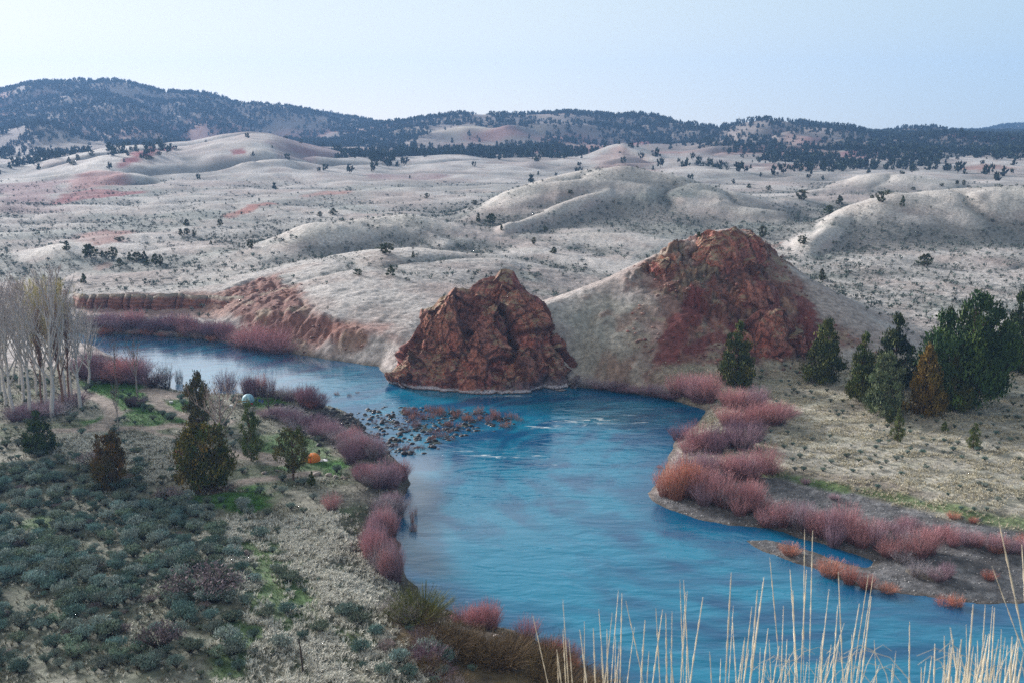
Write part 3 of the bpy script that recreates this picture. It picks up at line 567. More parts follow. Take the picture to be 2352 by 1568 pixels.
# ------------------------------------------------------------------ crags: outline at the foot, spine along the top
def crag(name, foot, spine, nf, nu=640, nv=170, prof=1.08, d1=2.4, d2=.8, seed=200, band=True, sink=1.5, grass=.5):
    """foot: closed list of (x, y, z); spine: open list of (x, y, z) left to right"""
    foot = np.array(foot, float); spine = np.array(spine, float)
    seg = np.linalg.norm(np.diff(np.vstack((foot, foot[:1])), axis=0), axis=1); cs = np.concatenate(([0], np.cumsum(seg)))
    u = np.linspace(0, cs[-1], nu, endpoint=False); fp = np.vstack((foot, foot[:1]))
    Fo = np.stack([np.interp(u, cs, fp[:, k]) for k in range(3)], -1)
    kern = np.hanning(15)[1:-1]; kern /= kern.sum()
    Fo = np.stack([np.convolve(np.concatenate((Fo[-6:, k], Fo[:, k], Fo[:6, k])), kern, 'valid') for k in range(3)], -1)
    # matching point on the spine: nearest in plan, smoothed
    sc_ = np.concatenate(([0], np.cumsum(np.linalg.norm(np.diff(spine, axis=0), axis=1)))); ts = np.linspace(0, sc_[-1], 200); Sp = np.stack([np.interp(ts, sc_, spine[:, k]) for k in range(3)], -1)
    uf = cs[nf - 1]; tu = np.where(u <= uf, u / uf, 1 - (u - uf) / (cs[-1] - uf)); So = np.stack([np.interp(tu, np.linspace(0, 1, 200), Sp[:, k]) for k in range(3)], -1)
    v = np.linspace(0, 1, nv)[None, :, None]; So = So[:, None] + 0 * v
    g = 1 - (1 - v) ** prof
    V = Fo[:, None, :] * (1 - v) + So * v
    z0 = Fo[:, None, 2:] - sink; V = np.concatenate((V[..., :2], z0 + (So[..., 2:] - z0) * g), -1)
    def normals(V):
        du = np.roll(V, -1, 0) - np.roll(V, 1, 0); dv = np.gradient(V, axis=1); nn = np.cross(du, dv); return nn / (np.linalg.norm(nn, axis=-1, keepdims=True) + 1e-9)
    N = normals(V); x, y, z = V[..., 0], V[..., 1], V[..., 2]
    env = np.clip(np.minimum(v[..., 0] * 6 + .35, (1 - v[..., 0]) * 6), 0, 1)
    buttress = 1 - np.abs(noise3(x / 7.0, y / 7.0, z / 40, seed)) * 2.2
    D = d1 * 1.15 * (buttress - .35); edge = np.ones(x.shape); cr_ = np.zeros(x.shape)
    for L_, a_, st_, q in ((8.0, d1 * 1.7, 2.8, 20), (3.2, d1 * .75, 2.4, 21), (1.3, d1 * .30, 2.0, 22), (.65, d1 * .14, 1.6, 23)):
        o1, r1, e1 = facets(x + .5 * noise3(x / 2, y / 2, z / 2, seed + 30), y, z + .15 * x, L_, st_, seed + q, .55); D = D + a_ * o1; edge = np.minimum(edge, e1 * 3.2); cr_ = cr_ + r1 * a_ / d1 * .5
    ym = np.median(Sp[:, 1]); D = D * (1 - .8 * sstep(ym - 2, ym + 4, y))
    V = V + N * (D * env)[..., None]
    V[..., 2] += v[..., 0] ** 3 * (1.6 * noise3(So[..., 0] / 3.2, So[..., 1] / 3.2, 0 * z, seed + 11) + .5 * noise3(So[..., 0] / 1.2, So[..., 1] / 1.2, 0 * z, seed + 12))
    N2 = normals(V)
    if N2[..., 2].mean() < 0: N2 = -N2
    x, y, z = V[..., 0], V[..., 1], V[..., 2]; h = z
    c = np.zeros(V.shape); c[:] = (.32, .115, .09)
    def pt(mask, cc, a): c[:] = c + (np.array(cc) - c) * (np.clip(mask, 0, 1) * a)[..., None]
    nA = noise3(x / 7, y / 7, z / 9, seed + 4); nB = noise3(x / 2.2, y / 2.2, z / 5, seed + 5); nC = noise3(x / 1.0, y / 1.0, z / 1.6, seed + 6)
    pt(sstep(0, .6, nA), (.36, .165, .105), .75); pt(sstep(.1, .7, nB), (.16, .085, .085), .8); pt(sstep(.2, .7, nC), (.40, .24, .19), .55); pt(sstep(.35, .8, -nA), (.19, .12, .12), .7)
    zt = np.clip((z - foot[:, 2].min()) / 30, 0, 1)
    pt(zt * sstep(4, -6, x - Sp[:, 0].mean()), (.52, .25, .16), .75)  # sunlit left side painted in as lighter orange, stronger towards the top
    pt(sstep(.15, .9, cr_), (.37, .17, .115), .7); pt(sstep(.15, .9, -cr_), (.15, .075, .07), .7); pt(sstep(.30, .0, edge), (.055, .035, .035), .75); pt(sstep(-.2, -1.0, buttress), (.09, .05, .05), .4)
    pt(sstep(.50, .78, N2[..., 2]) * sstep(-.35, .25, nA + nB * .6), (.26, .235, .15), grass * 1.5)
    if band:
        e = noise3(x / 2.5, y / 2.5, 0 * z, seed + 7)
        pt(sstep(4.2 + e, 2.2 + e, h) * sstep(-8, 4, x), (.12, .12, .14), .7); pt(sstep(1.0 + .35 * e, .75 + .35 * e, h) * sstep(.2, .4, h), (.50, .50, .52), .9); pt(sstep(.4, .2, h), (.05, .05, .05), .9)
    c = np.clip(c * np.array((1.22, 1.15, 1.2)) * (1 + .25 * nC[..., None]), .01, .8)
    nu_, nv_ = V.shape[:2]; ix = np.arange(nu_ * nv_).reshape(nu_, nv_); ixn = np.roll(ix, -1, 0)
    F = np.stack((ix[:, :-1], ixn[:, :-1], ixn[:, 1:], ix[:, 1:]), -1).reshape(-1, 4)
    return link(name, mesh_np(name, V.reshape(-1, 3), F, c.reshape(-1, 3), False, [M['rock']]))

foot = [(*G(px, py), 0.0) for px, py in [(884, 868), (905, 880), (950, 893), (1010, 899), (1080, 906), (1150, 909), (1210, 907), (1270, 901), (1318, 893)]]
foot += [(17.0, 272.0, 2.), (15., 284., 8.), (12., 296., 14), (0, 301, 13.), (-12, 302, 11.), (-22, 300, 9.), (-32, 293, 5.), (-37, 284, 1.)]
spine = [tuple(at(*q)) for q in [(922, 812, 279), (955, 762, 281), (985, 716, 282), (1008, 692, 284), (1060, 662, 286), (1105, 640, 287), (1150, 619, 287), (1180, 630, 287), (1202, 662, 286), (1238, 694, 285), (1256, 740, 283), (1275, 800, 281)]]
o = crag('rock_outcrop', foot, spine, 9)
tag(o, 'large red rock outcrop rising from the river with a white waterline band', 'rock outcrop')
# ------------------------------------------------------------------ plant builders (plain arrays, one mesh per part)
def quads(P, w, hgt, rg, up=.0, tilt=None):
    """one small quad per point, random orientation; up pulls the long axis towards the sky"""
    n = len(P); a = rg.normal(size=(n, 3)); a[:, 2] = np.abs(a[:, 2]) * (1 + up) + up
    if tilt is not None: a = a + tilt
    a /= np.linalg.norm(a, axis=1, keepdims=True)
    b = np.cross(a, rg.normal(size=(n, 3))); b /= np.linalg.norm(b, axis=1, keepdims=True) + 1e-9
    w = np.broadcast_to(np.asarray(w, float), (n,))[:, None] * .5; hgt = np.broadcast_to(np.asarray(hgt, float), (n,))[:, None]
    V = np.stack((P - b * w, P + b * w, P + b * w * .45 + a * hgt, P - b * w * .45 + a * hgt), 1).reshape(-1, 3)
    return V, np.arange(4 * n).reshape(n, 4)

def tube(pts, rad, sides=6):
    pts = np.asarray(pts, float); n = len(pts); d = np.gradient(pts, axis=0); d /= np.linalg.norm(d, axis=1, keepdims=True) + 1e-9
    ref = np.array((.31, .95, .1)); u = np.cross(d, ref); u /= np.linalg.norm(u, axis=1, keepdims=True) + 1e-9; v = np.cross(d, u)
    t = np.linspace(0, 2 * np.pi, sides, endpoint=False); rad = np.asarray(rad, float)[:, None, None]
    V = pts[:, None] + rad * (u[:, None] * np.cos(t)[None, :, None] + v[:, None] * np.sin(t)[None, :, None])
    i = np.arange(n * sides).reshape(n, sides); j = np.roll(i, -1, 1)
    return V.reshape(-1, 3), np.stack((i[:-1], j[:-1], j[1:], i[1:]), -1).reshape(-1, 4)

def join(parts):
    """parts: list of (V, F, col) -> one (V, [F4], col)"""
    Vs, Fs, Cs, o = [], {3: [], 4: []}, [], 0
    for V, F, c in parts:
        Vs.append(V); Cs.append(np.broadcast_to(np.asarray(c, float), (len(V), 3)))
        for f in (F if isinstance(F, list) else [F]): Fs[f.shape[1]].append(f + o)
        o += len(V)
    return np.concatenate(Vs), [np.concatenate(f) for f in Fs.values() if f], np.concatenate(Cs)

def juniper_arrays(seed, style, nclump=95, nleaf=60, leaf=.03, colr=(.042, .066, .02), col2=(.085, .075, .022)):
    rg = np.random.default_rng(seed)
    prof = {'cone': lambda t: np.clip((1 - t) ** .75 * np.minimum(1, .55 + t * 4), 0, 1),
            'round': lambda t: np.clip(1 - np.abs((t - .5) / .52) ** 2.6, 0, 1) ** .6,
            'oval': lambda t: np.sin(np.pi * np.clip(t * .93 + .07, 0, 1) ** .8) ** .6,
            'open': lambda t: np.sin(np.pi * np.clip((t - .2) / .82, 0, 1)) ** .55 * (t > .2),
            'slim': lambda t: (np.sin(np.pi * np.clip(t * .9 + .1, 0, 1) ** .7) ** .5) * (.75 + .25 * np.sin(t * 17 + seed)),
            'spire': lambda t: np.clip((1 - t) ** .6 * np.minimum(1, .5 + t * 6), 0, 1)}[style]
    t = rg.random(nclump * 6); keep = rg.random(len(t)) < prof(t) + .06; t = t[keep][:nclump]; n = len(t)
    lobes = rg.uniform(0, 2 * np.pi, 5); ph = rg.uniform(0, 2 * np.pi, n)
    lum = 1 + .22 * np.sin(ph * 2 + lobes[0] + t * 5) + .14 * np.sin(ph * 3 + lobes[1] - t * 9)
    rr = prof(t) * .46 * lum * np.where(rg.random(n) < .75, rg.uniform(.72, 1.0, n), rg.uniform(.15, .7, n))
    cen = np.stack((np.cos(ph) * rr, np.sin(ph) * rr, .03 + t * .93), -1)
    size = rg.uniform(.05, .105, n) * (.65 + .5 * prof(t))
    tone = rg.uniform(.8, 1.9, n); mixc = np.clip(rg.normal(.3, .3, n), 0, 1)
    k = nleaf; off = rg.normal(size=(n, k, 3)) * .55; off[..., 2] *= .75
    P = cen[:, None] + off * size[:, None, None]
    out = np.stack((np.cos(ph), np.sin(ph), np.full(n, .9)), -1)
    P = P.reshape(-1, 3); P[:, 2] = np.clip(P[:, 2], .012, None)
    V, F = quads(P, leaf * rg.uniform(.6, 1.2, n * k), leaf * rg.uniform(.9, 1.9, n * k), rg, .35, np.repeat(out, k, 0) * .6)
    c = (np.array(colr) * (1 - mixc[:, None]) + np.array(col2) * mixc[:, None]) * tone[:, None]
    c = c * np.array((1.3, 1.2, .95))
    c = np.repeat(np.repeat(c, k, 0) * rg.uniform(.7, 1.3, (n * k, 1)), 4, 0)
    crown = (V, [F], c)
    lean = rg.normal(size=2) * .015; zz = np.linspace(-.03, .86, 7)
    br = [(*tube(np.stack((lean[0] * np.sin(zz * 5), lean[1] * np.sin(zz * 4), zz), -1), .026 * (1 - zz * .95) + .004, 7), (.14, .085, .06))]
    for i in rg.choice(n, min(26, n), replace=False):
        a = np.array((0, 0, max(.06, cen[i, 2] - rr[i] * .8))); m_ = (a + cen[i]) / 2 + (0, 0, -.015)
        br.append((*tube(np.stack((a, m_, cen[i])), (.010, .007, .003), 4), (.13, .085, .06)))
    return crown, join(br)

def me_of(name, arr, m, smooth=False):
    V, F, c = arr; return mesh_np(name, V, F, c, smooth, [m])

TREES = {}
for key, style, seed, cols in [('cone', 'cone', 301, ((.040, .062, .022), (.078, .078, .02))), ('round', 'round', 302, ((.045, .07, .022), (.13, .09, .025))), ('oval', 'oval', 303, ((.062, .062, .02), (.115, .072, .025))), ('open', 'open', 304, ((.048, .07, .025), (.10, .085, .03))),
                               ('slim', 'slim', 305, ((.062, .095, .042), (.085, .10, .035))), ('spire', 'spire', 306, ((.042, .068, .026), (.07, .08, .022))), ('conedark', 'cone', 307, ((.024, .044, .02), (.042, .06, .02))), ('grey', 'spire', 308, ((.060, .085, .055), (.085, .095, .06))), ('brown', 'spire', 309, ((.070, .050, .016), (.105, .062, .018))), ('bigdark', 'oval', 310, ((.020, .040, .018), (.045, .068, .018))), ('loose', 'slim', 311, ((.05, .058, .022), (.10, .08, .03)))]:
    dense = {'open': (80, 42), 'bigdark': (190, 70), 'round': (170, 60), 'slim': (90, 50), 'loose': (120, 46)}.get(key, (125, 58))
    cr, tr = juniper_arrays(seed, style, dense[0], dense[1], .022 if key == 'bigdark' else .027, *cols)
    TREES[key] = (me_of('crown', cr, M['leaf']), me_of('trunk', tr, M['bark'], True))
MIDS = []
for k in range(5):
    cr, tr = juniper_arrays(330 + k, ['round', 'cone', 'oval', 'spire', 'round'][k], 46, 26, .055, (.034, .055, .026), (.06, .062, .024))
    MIDS.append((me_of('crown', cr, M['leaf']), me_of('trunk', tr, M['bark'], True)))
FARM = []
for k in range(4):
    cr, tr = juniper_arrays(350 + k, ['round', 'cone', 'oval', 'spire'][k], 11, 4, .27, (.016, .030, .022), (.024, .034, .022))
    tv = tube(np.array(((0, 0, -.03), (0, 0, .5))), (.05, .03), 4); FARM.append(join([cr, (*tv, (.1, .07, .05))]))

def thing(name, loc, label, cat, group=None, rz=0, sc=None):
    o = bpy.data.objects.new(name, None); C.objects.link(o); o.location = loc; o.rotation_euler.z = rz
    o.empty_display_size = .2
    if sc is not None: o.scale = sc
    return tag(o, label, cat, group)

def pxm(Y): return FPX / (Y / math.cos(PITCH)) * .98     # rough pixels per metre at a depth (photograph frame)
def scale_at(loc):
    d = math.sqrt(loc[0] ** 2 + loc[1] ** 2 + (CAMZ - loc[2]) ** 2)
    f = loc[1] * math.cos(PITCH) + (CAMZ - loc[2]) * math.sin(PITCH); return FPX / f
def vscale(loc):
    dep = math.atan2(CAMZ - loc[2], loc[1]); return scale_at(loc) * math.cos(max(dep, 0))

def tree(kind, px, py, hpx, wpx, label, name='juniper_tree', cat='tree', group=None, rz=None, Yfix=None):
    p = hit(px, py) if Yfix is None else None
    if p is None:
        s, k = ray(px, py); p = np.array((s * Yfix, Yfix, float(height(s * Yfix, Yfix))))
    h = hpx / vscale(p); w = wpx / scale_at(p) * .98
    r = thing(name, tuple(p - (0, 0, .05)), label, cat, group, random.uniform(0, 6.28) if rz is None else rz, (w, w, h))
    src = TREES[kind] if isinstance(kind, str) else MIDS[kind]
    link('crown', src[0], r); link('trunk', src[1], r); return r

for a in [('conedark', 90, 1040, 97, 88, 'small dark open-branched juniper at the edge of the sage below the white-barked grove'),
          ('oval', 253, 1122, 134, 84, 'upright brownish green juniper with a bare reddish trunk left of the round dark juniper'),
          ('round', 468, 1122, 146, 138, 'large round dense juniper, dark with bronze patches, over a bare earth circle'),
          ('loose', 457, 975, 124, 74, 'tall ragged juniper at the road end in front of the pale river'),
          ('slim', 577, 1058, 132, 62, 'slender pale green juniper between the round juniper and the orange tent'),
          ('open', 674, 1102, 118, 92, 'open-crowned pine with a bare red trunk partly hiding the orange tent'),
          ('cone', 716, 1113, 32, 24, 'tiny dark juniper seedling below the open-crowned pine'),
          ('cone', 440, 1010, 40, 26, 'small pointed juniper top showing behind the round dark juniper'),
          ('cone', 1692, 885, 148, 104, 'broad yellow-green juniper behind the pink willows at the foot of the red hill'),
          ('spire', 1892, 878, 144, 112, 'conical olive juniper standing alone against the dark red scree'),
          ('conedark', 2052, 890, 165, 120, 'dark twin-topped juniper at the back of the right hand grove'),
          ('cone', 1978, 920, 158, 88, 'bright green juniper at the left end of the right hand grove'),
          ('grey', 2030, 949, 146, 118, 'grey-green spiky juniper in front of the right hand grove'),
          ('brown', 2124, 953, 160, 96, 'rust-brown juniper among the green ones'),
          ('conedark', 2168, 905, 196, 84, 'narrow dark pointed juniper behind the rust-brown one'),
          ('bigdark', 2222, 938, 262, 196, 'tallest dark green juniper of the right hand grove'),
          ('conedark', 2330, 850, 178, 96, 'tall blackish juniper at the right edge behind the biggest one'),
          ('cone', 2362, 860, 118, 70, 'dark green juniper cut by the right edge of the view'),
          ('slim', 2061, 1015, 76, 34, 'thin pale green young juniper standing in the dry grass before the grove'),
          ('cone', 2043, 970, 34, 22, 'small bushy juniper seedling just behind the thin young one'),
          ('slim', 2236, 1029, 58, 36, 'young upright juniper alone in the dry meadow at right'),
          ('slim', 2169, 990, 24, 20, 'knee-high juniper sapling in the dry meadow')]:
    tree(*a)
tree('bigdark', 2262, 900, 150, 110, 'dark juniper filling the gap at the right of the tallest one')
tree('cone', 2190, 945, 130, 90, 'short green juniper at the foot of the tallest one')

MIDL = [(799.7, 141.1, [(250, 1300, 75, 115), (440, 1325, 45, 32), (68, 1445, 50, 52), (288, 1450, 75, 72), (530, 925, 35, 42), (855, 970, 35, 46), (878, 1085, 65, 44), (962, 1100, 80, 70), (1035, 1140, 40, 32), (1330, 1155, 40, 42), (1253, 1235, 50, 32), (1390, 1295, 45, 64), (1500, 895, 30, 42)]),
        (1552.3, 141.1, [(155, 1190, 40, 42), (585, 1190, 75, 60), (860, 1235, 60, 72), (985, 1480, 85, 54), (1680, 1385, 95, 92), (1530, 980, 75, 42), (1385, 950, 70, 72), (1430, 900, 35, 42), (1325, 925, 25, 42), (1030, 1035, 70, 76), (1105, 970, 65, 72), (850, 935, 65, 84), (625, 870, 35, 40), (495, 855, 30, 42), (1605, 870, 25, 34), (1900, 830, 28, 42), (1945, 838, 35, 28), (1795, 843, 20, 34)]),
        (0, 141.1, [(450, 1275, 65, 62), (610, 1325, 100, 112), (690, 1325, 50, 42), (720, 1335, 50, 42), (765, 1335, 85, 62), (875, 1345, 60, 48), (925, 1355, 75, 72), (975, 1355, 75, 62), (1048, 1375, 75, 56), (1085, 1380, 70, 38), (990, 1378, 60, 42), (810, 1390, 70, 38), (565, 1500, 70, 52), (808, 1215, 30, 74), (1695, 1265, 65, 54), (1262, 1110, 45, 56), (1485, 1110, 50, 46), (1220, 1175, 45, 42), (1262, 1170, 40, 46), (1313, 1185, 50, 34),
                    (1425, 1235, 25, 28), (2160, 1050, 40, 34), (2250, 1035, 45, 72), (1750, 945, 20, 16), (1380, 960, 15, 12), (1525, 965, 15, 14), (1630, 1035, 18, 16), (1780, 1010, 20, 14), (620, 640, 40, 44), (800, 585, 30, 34), (918, 588, 30, 34), (1072, 635, 30, 38), (465, 690, 45, 34), (525, 670, 40, 34), (495, 700, 25, 40), (1000, 660, 26, 90)])]
mk = 0
for ox, oy, L in MIDL:
    for x, y, h, w in L:
        px, py = ox + .3401 * x, oy + .3401 * y; p = hit(px, py)
        zone = 'pale slope left of the river bend' if px < 700 else 'grassy hill behind the big river rock' if px < 1500 else 'hillside on the right behind the red hill'
        tree(mk % 5, px, py, h * .3401, w * .3401, 'small dark juniper dotted on the ' + zone, group='scattered junipers on the ' + zone); mk += 1

# scatter over the grid: choose cells by weight, jitter inside the cell
cellA = np.gradient(YR)[:, None] * YY * (S[1] - S[0])
view = (np.abs(SS) < .60)
def scatter(weight, n, rg):
    w_ = (np.clip(weight, 0, None) * cellA * view).ravel(); w_ = np.cumsum(w_); i = np.searchsorted(w_, rg.random(n) * w_[-1]); i = np.clip(i, 0, H.size - 1)
    r_, c_ = np.divmod(i, nc); y = YY[r_, c_] + (rg.random(n) - .5) * np.gradient(YR)[r_]; s = SS[r_, c_] + (rg.random(n) - .5) * (S[1] - S[0])
    x = s * y; return np.stack((x, y, height(x, y)), -1)

def merged(protos, P, scl, rg, tone=.25, squash=(1, 1)):
    """many copies of a few prototypes as one mesh"""
    Vs, Fs, Cs, o = [], {3: [], 4: []}, [], 0
    which = rg.integers(0, len(protos), len(P)); a = rg.uniform(0, 2 * np.pi, len(P)); tn = rg.uniform(1 - tone, 1 + tone, len(P)); scl = np.asarray(scl, float)
    if scl.ndim == 1: scl = np.stack((scl * squash[0], scl * squash[0], scl * squash[1]), -1)
    for k, (V, F, c) in enumerate(protos):
        I = np.where(which == k)[0]
        if not len(I): continue
        ca, sa = np.cos(a[I])[:, None], np.sin(a[I])[:, None]
        x = V[None, :, 0] * ca - V[None, :, 1] * sa; y = V[None, :, 0] * sa + V[None, :, 1] * ca
        W = np.stack((x * scl[I, 0:1] + P[I, 0:1], y * scl[I, 1:2] + P[I, 1:2], V[None, :, 2] * scl[I, 2:3] + P[I, 2:3]), -1).reshape(-1, 3)
        Vs.append(W); Cs.append((c[None] * tn[I][:, None, None]).reshape(-1, 3)); nv = len(V)
        for f in (F if isinstance(F, list) else [F]): Fs[f.shape[1]].append((f[None] + (o + np.arange(len(I)) * nv)[:, None, None]).reshape(-1, f.shape[1]))
        o += len(W)
    return np.concatenate(Vs), [np.concatenate(f) for f in Fs.values() if f], np.concatenate(Cs)

rg = np.random.default_rng(41)
wood = sstep(-.12, .22, fbm(XX / 190, YY / 420, 4, 160) + .55 * fbm(XX / 60, YY / 130, 3, 161) + .30 * sstep(1700, 2200, YY) + .3 * (XX < -200) * sstep(1700, 2100, YY) + .25 * g2 - .08)
wood = np.clip(wood + .8 * region([(1250, 300), (1500, 275), (1900, 275), (2500, 280), (2500, 345), (2100, 360), (1850, 375), (1640, 330), (1450, 318), (1300, 330)], soft=60, jitter=60, wl=140, seed=165) * (.25 + sstep(-.15, .15, fbm(XX / 90, YY / 200, 3, 166))), 0, 1.2) * sstep(1000, 1500, YY) * (1 - .95 * region([(950, 300), (1060, 290), (1250, 292), (1240, 305), (1050, 308)], soft=40, jitter=30, wl=120, seed=90))
wood *= 1 - .9 * region([(330, 420), (560, 300), (800, 365), (900, 440), (300, 460)], soft=30, jitter=30, wl=90, seed=162)
wood *= 1 - .85 * region([(1270, 385), (1430, 326), (1620, 395), (1430, 400)], soft=20, jitter=20, wl=60, seed=163)
kz = (H + 5 - CAMZ) / YY; vis = np.where(kz >= np.maximum.accumulate(np.where(YY > 95, kz - 5 / YY, -9), 0) - .0005, 1.0, .12)
P = scatter((wood + .012 * sstep(800, 1100, YY)) * vis, 42000, rg); sz = rg.uniform(4.5, 10.5, len(P)) * np.where(rg.random(len(P)) < .35, .6, 1); P[:, 2] -= .3
app = sz / P[:, 1]; order = np.argsort(-app)
# the largest single ones stay individuals, the far wood is one mass
near_ids = order[:170]; rest = order[170:]
FME = [me_of('juniper_tree', f, M['far']) for f in FARM]
for i in near_ids:
    o = link('juniper_tree', FME[int(rg.integers(0, 4))], None, tuple(P[i]), float(rg.uniform(0, 6.28)), (sz[i] * .8, sz[i] * .8, sz[i]))
    tag(o, 'far-off little juniper at the edge of the wooded hills', 'tree', 'far junipers at the edge of the wooded hills')
a_ = merged(FARM, P[rest], np.stack((sz[rest] * .75, sz[rest] * .75, sz[rest]), -1), rg)
wood_ob = link('juniper_woodland', mesh_np('juniper_woodland', a_[0], a_[1], a_[2], False, [M['far']])); tag(wood_ob, 'blue-green juniper woodland covering the far ridges', 'woodland', kind='stuff')

# ------------------------------------------------------------------ sagebrush
def sage_arrays(seed, n=520, base=(.17, .21, .18), leaf=.085, clumps=26):
    rg = np.random.default_rng(seed); ph = rg.uniform(0, 6.28, clumps); r = np.sqrt(rg.random(clumps)) * .62; cen = np.stack((np.cos(ph) * r, np.sin(ph) * r, .42 + .42 * np.sqrt(np.clip(1 - (r / .75) ** 2, 0, 1)) * rg.uniform(.6, 1.1, clumps)), -1)
    per = n // clumps; cen[:, 2] *= 1; off = np.clip(rg.normal(size=(clumps, per, 3)), -1.6, 1.6) * (.13, .13, .12); Pp = (cen[:, None] + off).reshape(-1, 3); Pp[:, 2] = np.clip(Pp[:, 2], .05, None)
    if clumps > 10: Pp = np.concatenate([Pp] + [cen * (f, f, f ** .8) for f in (.35, .55, .7, .85)])
    V, F = quads(Pp, leaf * rg.uniform(.5, 1, len(Pp)), leaf * rg.uniform(1, 2.2, len(Pp)), rg, .6)
    tb = rg.uniform(.6, 1.3, clumps); tn = np.concatenate([np.repeat(tb, per)] + ([tb] * 4 if clumps > 10 else []))[:, None] * rg.uniform(.75, 1.25, (len(Pp), 1)); c = np.repeat(np.array(base) * tn, 4, 0)
    parts = [(V, F, c)]
    for i in range(clumps): parts.append((*tube(np.stack(((0, 0, -.05), cen[i] * (.55, .55, .55), cen[i])), (.035, .022, .01), 3), (.09, .075, .065)))
    return join(parts)
SAGE = [sage_arrays(400 + k, base=b) for k, b in enumerate([(.21, .285, .255), (.15, .235, .21), (.26, .31, .28), (.19, .24, .18)])]
SAGEM = [me_of('sagebrush', s_, M['sage']) for s_ in SAGE]
TWIG = [sage_arrays(410 + k, 700, (.24, .19, .20), .045) for k in range(2)]
TWIGM = [me_of('bare_shrub', s_, M['sage']) for s_ in TWIG]
FARS = [sage_arrays(420 + k, 14, (.15, .19, .175), .36, 7) for k in range(4)]
rg = np.random.default_rng(43)
dens = sg * (.35 + 1.0 * sstep(-.15, .3, fbm(XX / 7, YY / 7, 3, 111))) * (YY > 104)
P = scatter(dens + .10 * lm * (YY > 104) * (SD > 14) * (1 - road_m), 1900, rg); snag = hit(696, 1545); P = P[(np.abs(P[:, 0] / P[:, 1]) < .60) & (np.hypot(P[:, 0] - snag[0], P[:, 1] - snag[1]) > 4.5)]
sz = .5 + 1.6 * rg.random(len(P)) ** 1.5; app = sz / np.hypot(P[:, 1], CAMZ - P[:, 2]); inframe = (P[:, 1] > 108) & (P[:, 0] / P[:, 1] > -.56)
order = np.argsort(-(app * inframe)); 
for i in order[:296]:
    zone = 'nearest left slope' if P[i, 1] < 135 else 'left flat between the near slope and the round juniper' if P[i, 0] < -30 else 'trail side of the left flat'
    o = link('sagebrush', SAGEM[int(rg.integers(0, 4))], None, tuple(P[i] - (0, 0, .06)), float(rg.uniform(0, 6.28)), (sz[i] * 1.05, sz[i] * 1.05, sz[i] * .95))
    tag(o, 'bushy grey-green sagebrush on the ' + zone, 'shrub', 'sagebrush on the ' + zone)
tw_ = scatter(sg * (YY > 108), 46, rg)
for q in tw_:
    k_ = float(rg.uniform(.7, 1.5)); o = link('bare_shrub', TWIGM[int(rg.integers(0, 2))], None, tuple(q - (0, 0, .06)), float(rg.uniform(0, 6.28)), (k_ * 1.1, k_ * 1.1, k_ * .8)); tag(o, 'small mauve-grey leafless shrub among the sagebrush', 'shrub', 'leafless shrubs among the sagebrush')
rest = order[296:]
Ps, ss_ = P[rest], sz[rest] * .8
wS = 1.3 * hollow * (YY < 1000) + sagey * .9 * (.2 + sstep(-.1, .3, fbm(XX / 12, YY / 12, 3, 164))) + .8 * g1 * sstep(330, 400, YY) * (YY < 800) + .05 * sstep(300, 340, YY) * (1 - sstep(700, 950, YY)) * (SD > 6) * (1 - np.clip(rocky + cutface, 0, 1)) + .9 * sstep(100, 140, XX) * sstep(275, 320, YY) * sstep(560, 430, YY) * (steep < .35)
P2 = scatter(wS * np.clip(330 / YY, .35, 1), 15000, rg); s2 = .35 + rg.random(len(P2)) ** 2.2 * 1.25
wR = rm * (1 - grav) * (SD > 8) * .8; P3 = scatter(wR, 420, rg); s3 = rg.uniform(.35, .95, len(P3))
a_ = merged(FARS, np.concatenate((P2,)), s2, rg, .3, (1.1, .9)); b_ = merged(SAGE, np.concatenate((Ps, P3)), np.concatenate((ss_, s3)), rg, .3)
V_, F_, c_ = join([a_, b_])
tag(link('sagebrush_cover', mesh_np('sagebrush_cover', V_, F_, c_, False, [M['sage']])), 'low grey-green sagebrush spread over the hills and flats', 'shrubs', kind='stuff')
for px, py, hpx, wpx, lab in [(470, 1372, 62, 160, 'large mauve-grey twiggy shrub at the edge of the trail grass'), (370, 1490, 55, 90, 'mauve twiggy shrub low on the nearest left slope'), (220, 1075, 40, 70, 'dusky bare shrub left of the brownish juniper'), (390, 1150, 30, 60, 'greyish shrub at the foot of the lawn below the round juniper')]:
    p = hit(px, py); o = link('bare_shrub', TWIGM[px % 2], None, tuple(p - (0, 0, .05)), 1.0, (wpx / scale_at(p) * .8, wpx / scale_at(p) * .8, hpx / vscale(p))); tag(o, lab, 'shrub')
for px, py, hpx, wpx, lab in [(735, 1453, 26, 40, 'brownish olive tussock shrub right of the grass trail'), (665, 1335, 22, 42, 'brownish shrub beside the middle of the grass trail'), (790, 1410, 16, 30, 'small brown tussock shrub uphill of the burnt post'), (886, 1500, 30, 40, 'yellowish olive shrub at the edge of the brown bank'), (610, 1420, 22, 40, 'small dark shrub in the pale grass left of the tussocks')]:
    p = hit(px, py); o = link('tussock_shrub', TWIGM[px % 2] if px > 880 else SAGEM[3], None, tuple(p - (0, 0, .05)), 2.0, (wpx / scale_at(p) * .8, wpx / scale_at(p) * .8, hpx / vscale(p))); tag(o, lab, 'shrub')

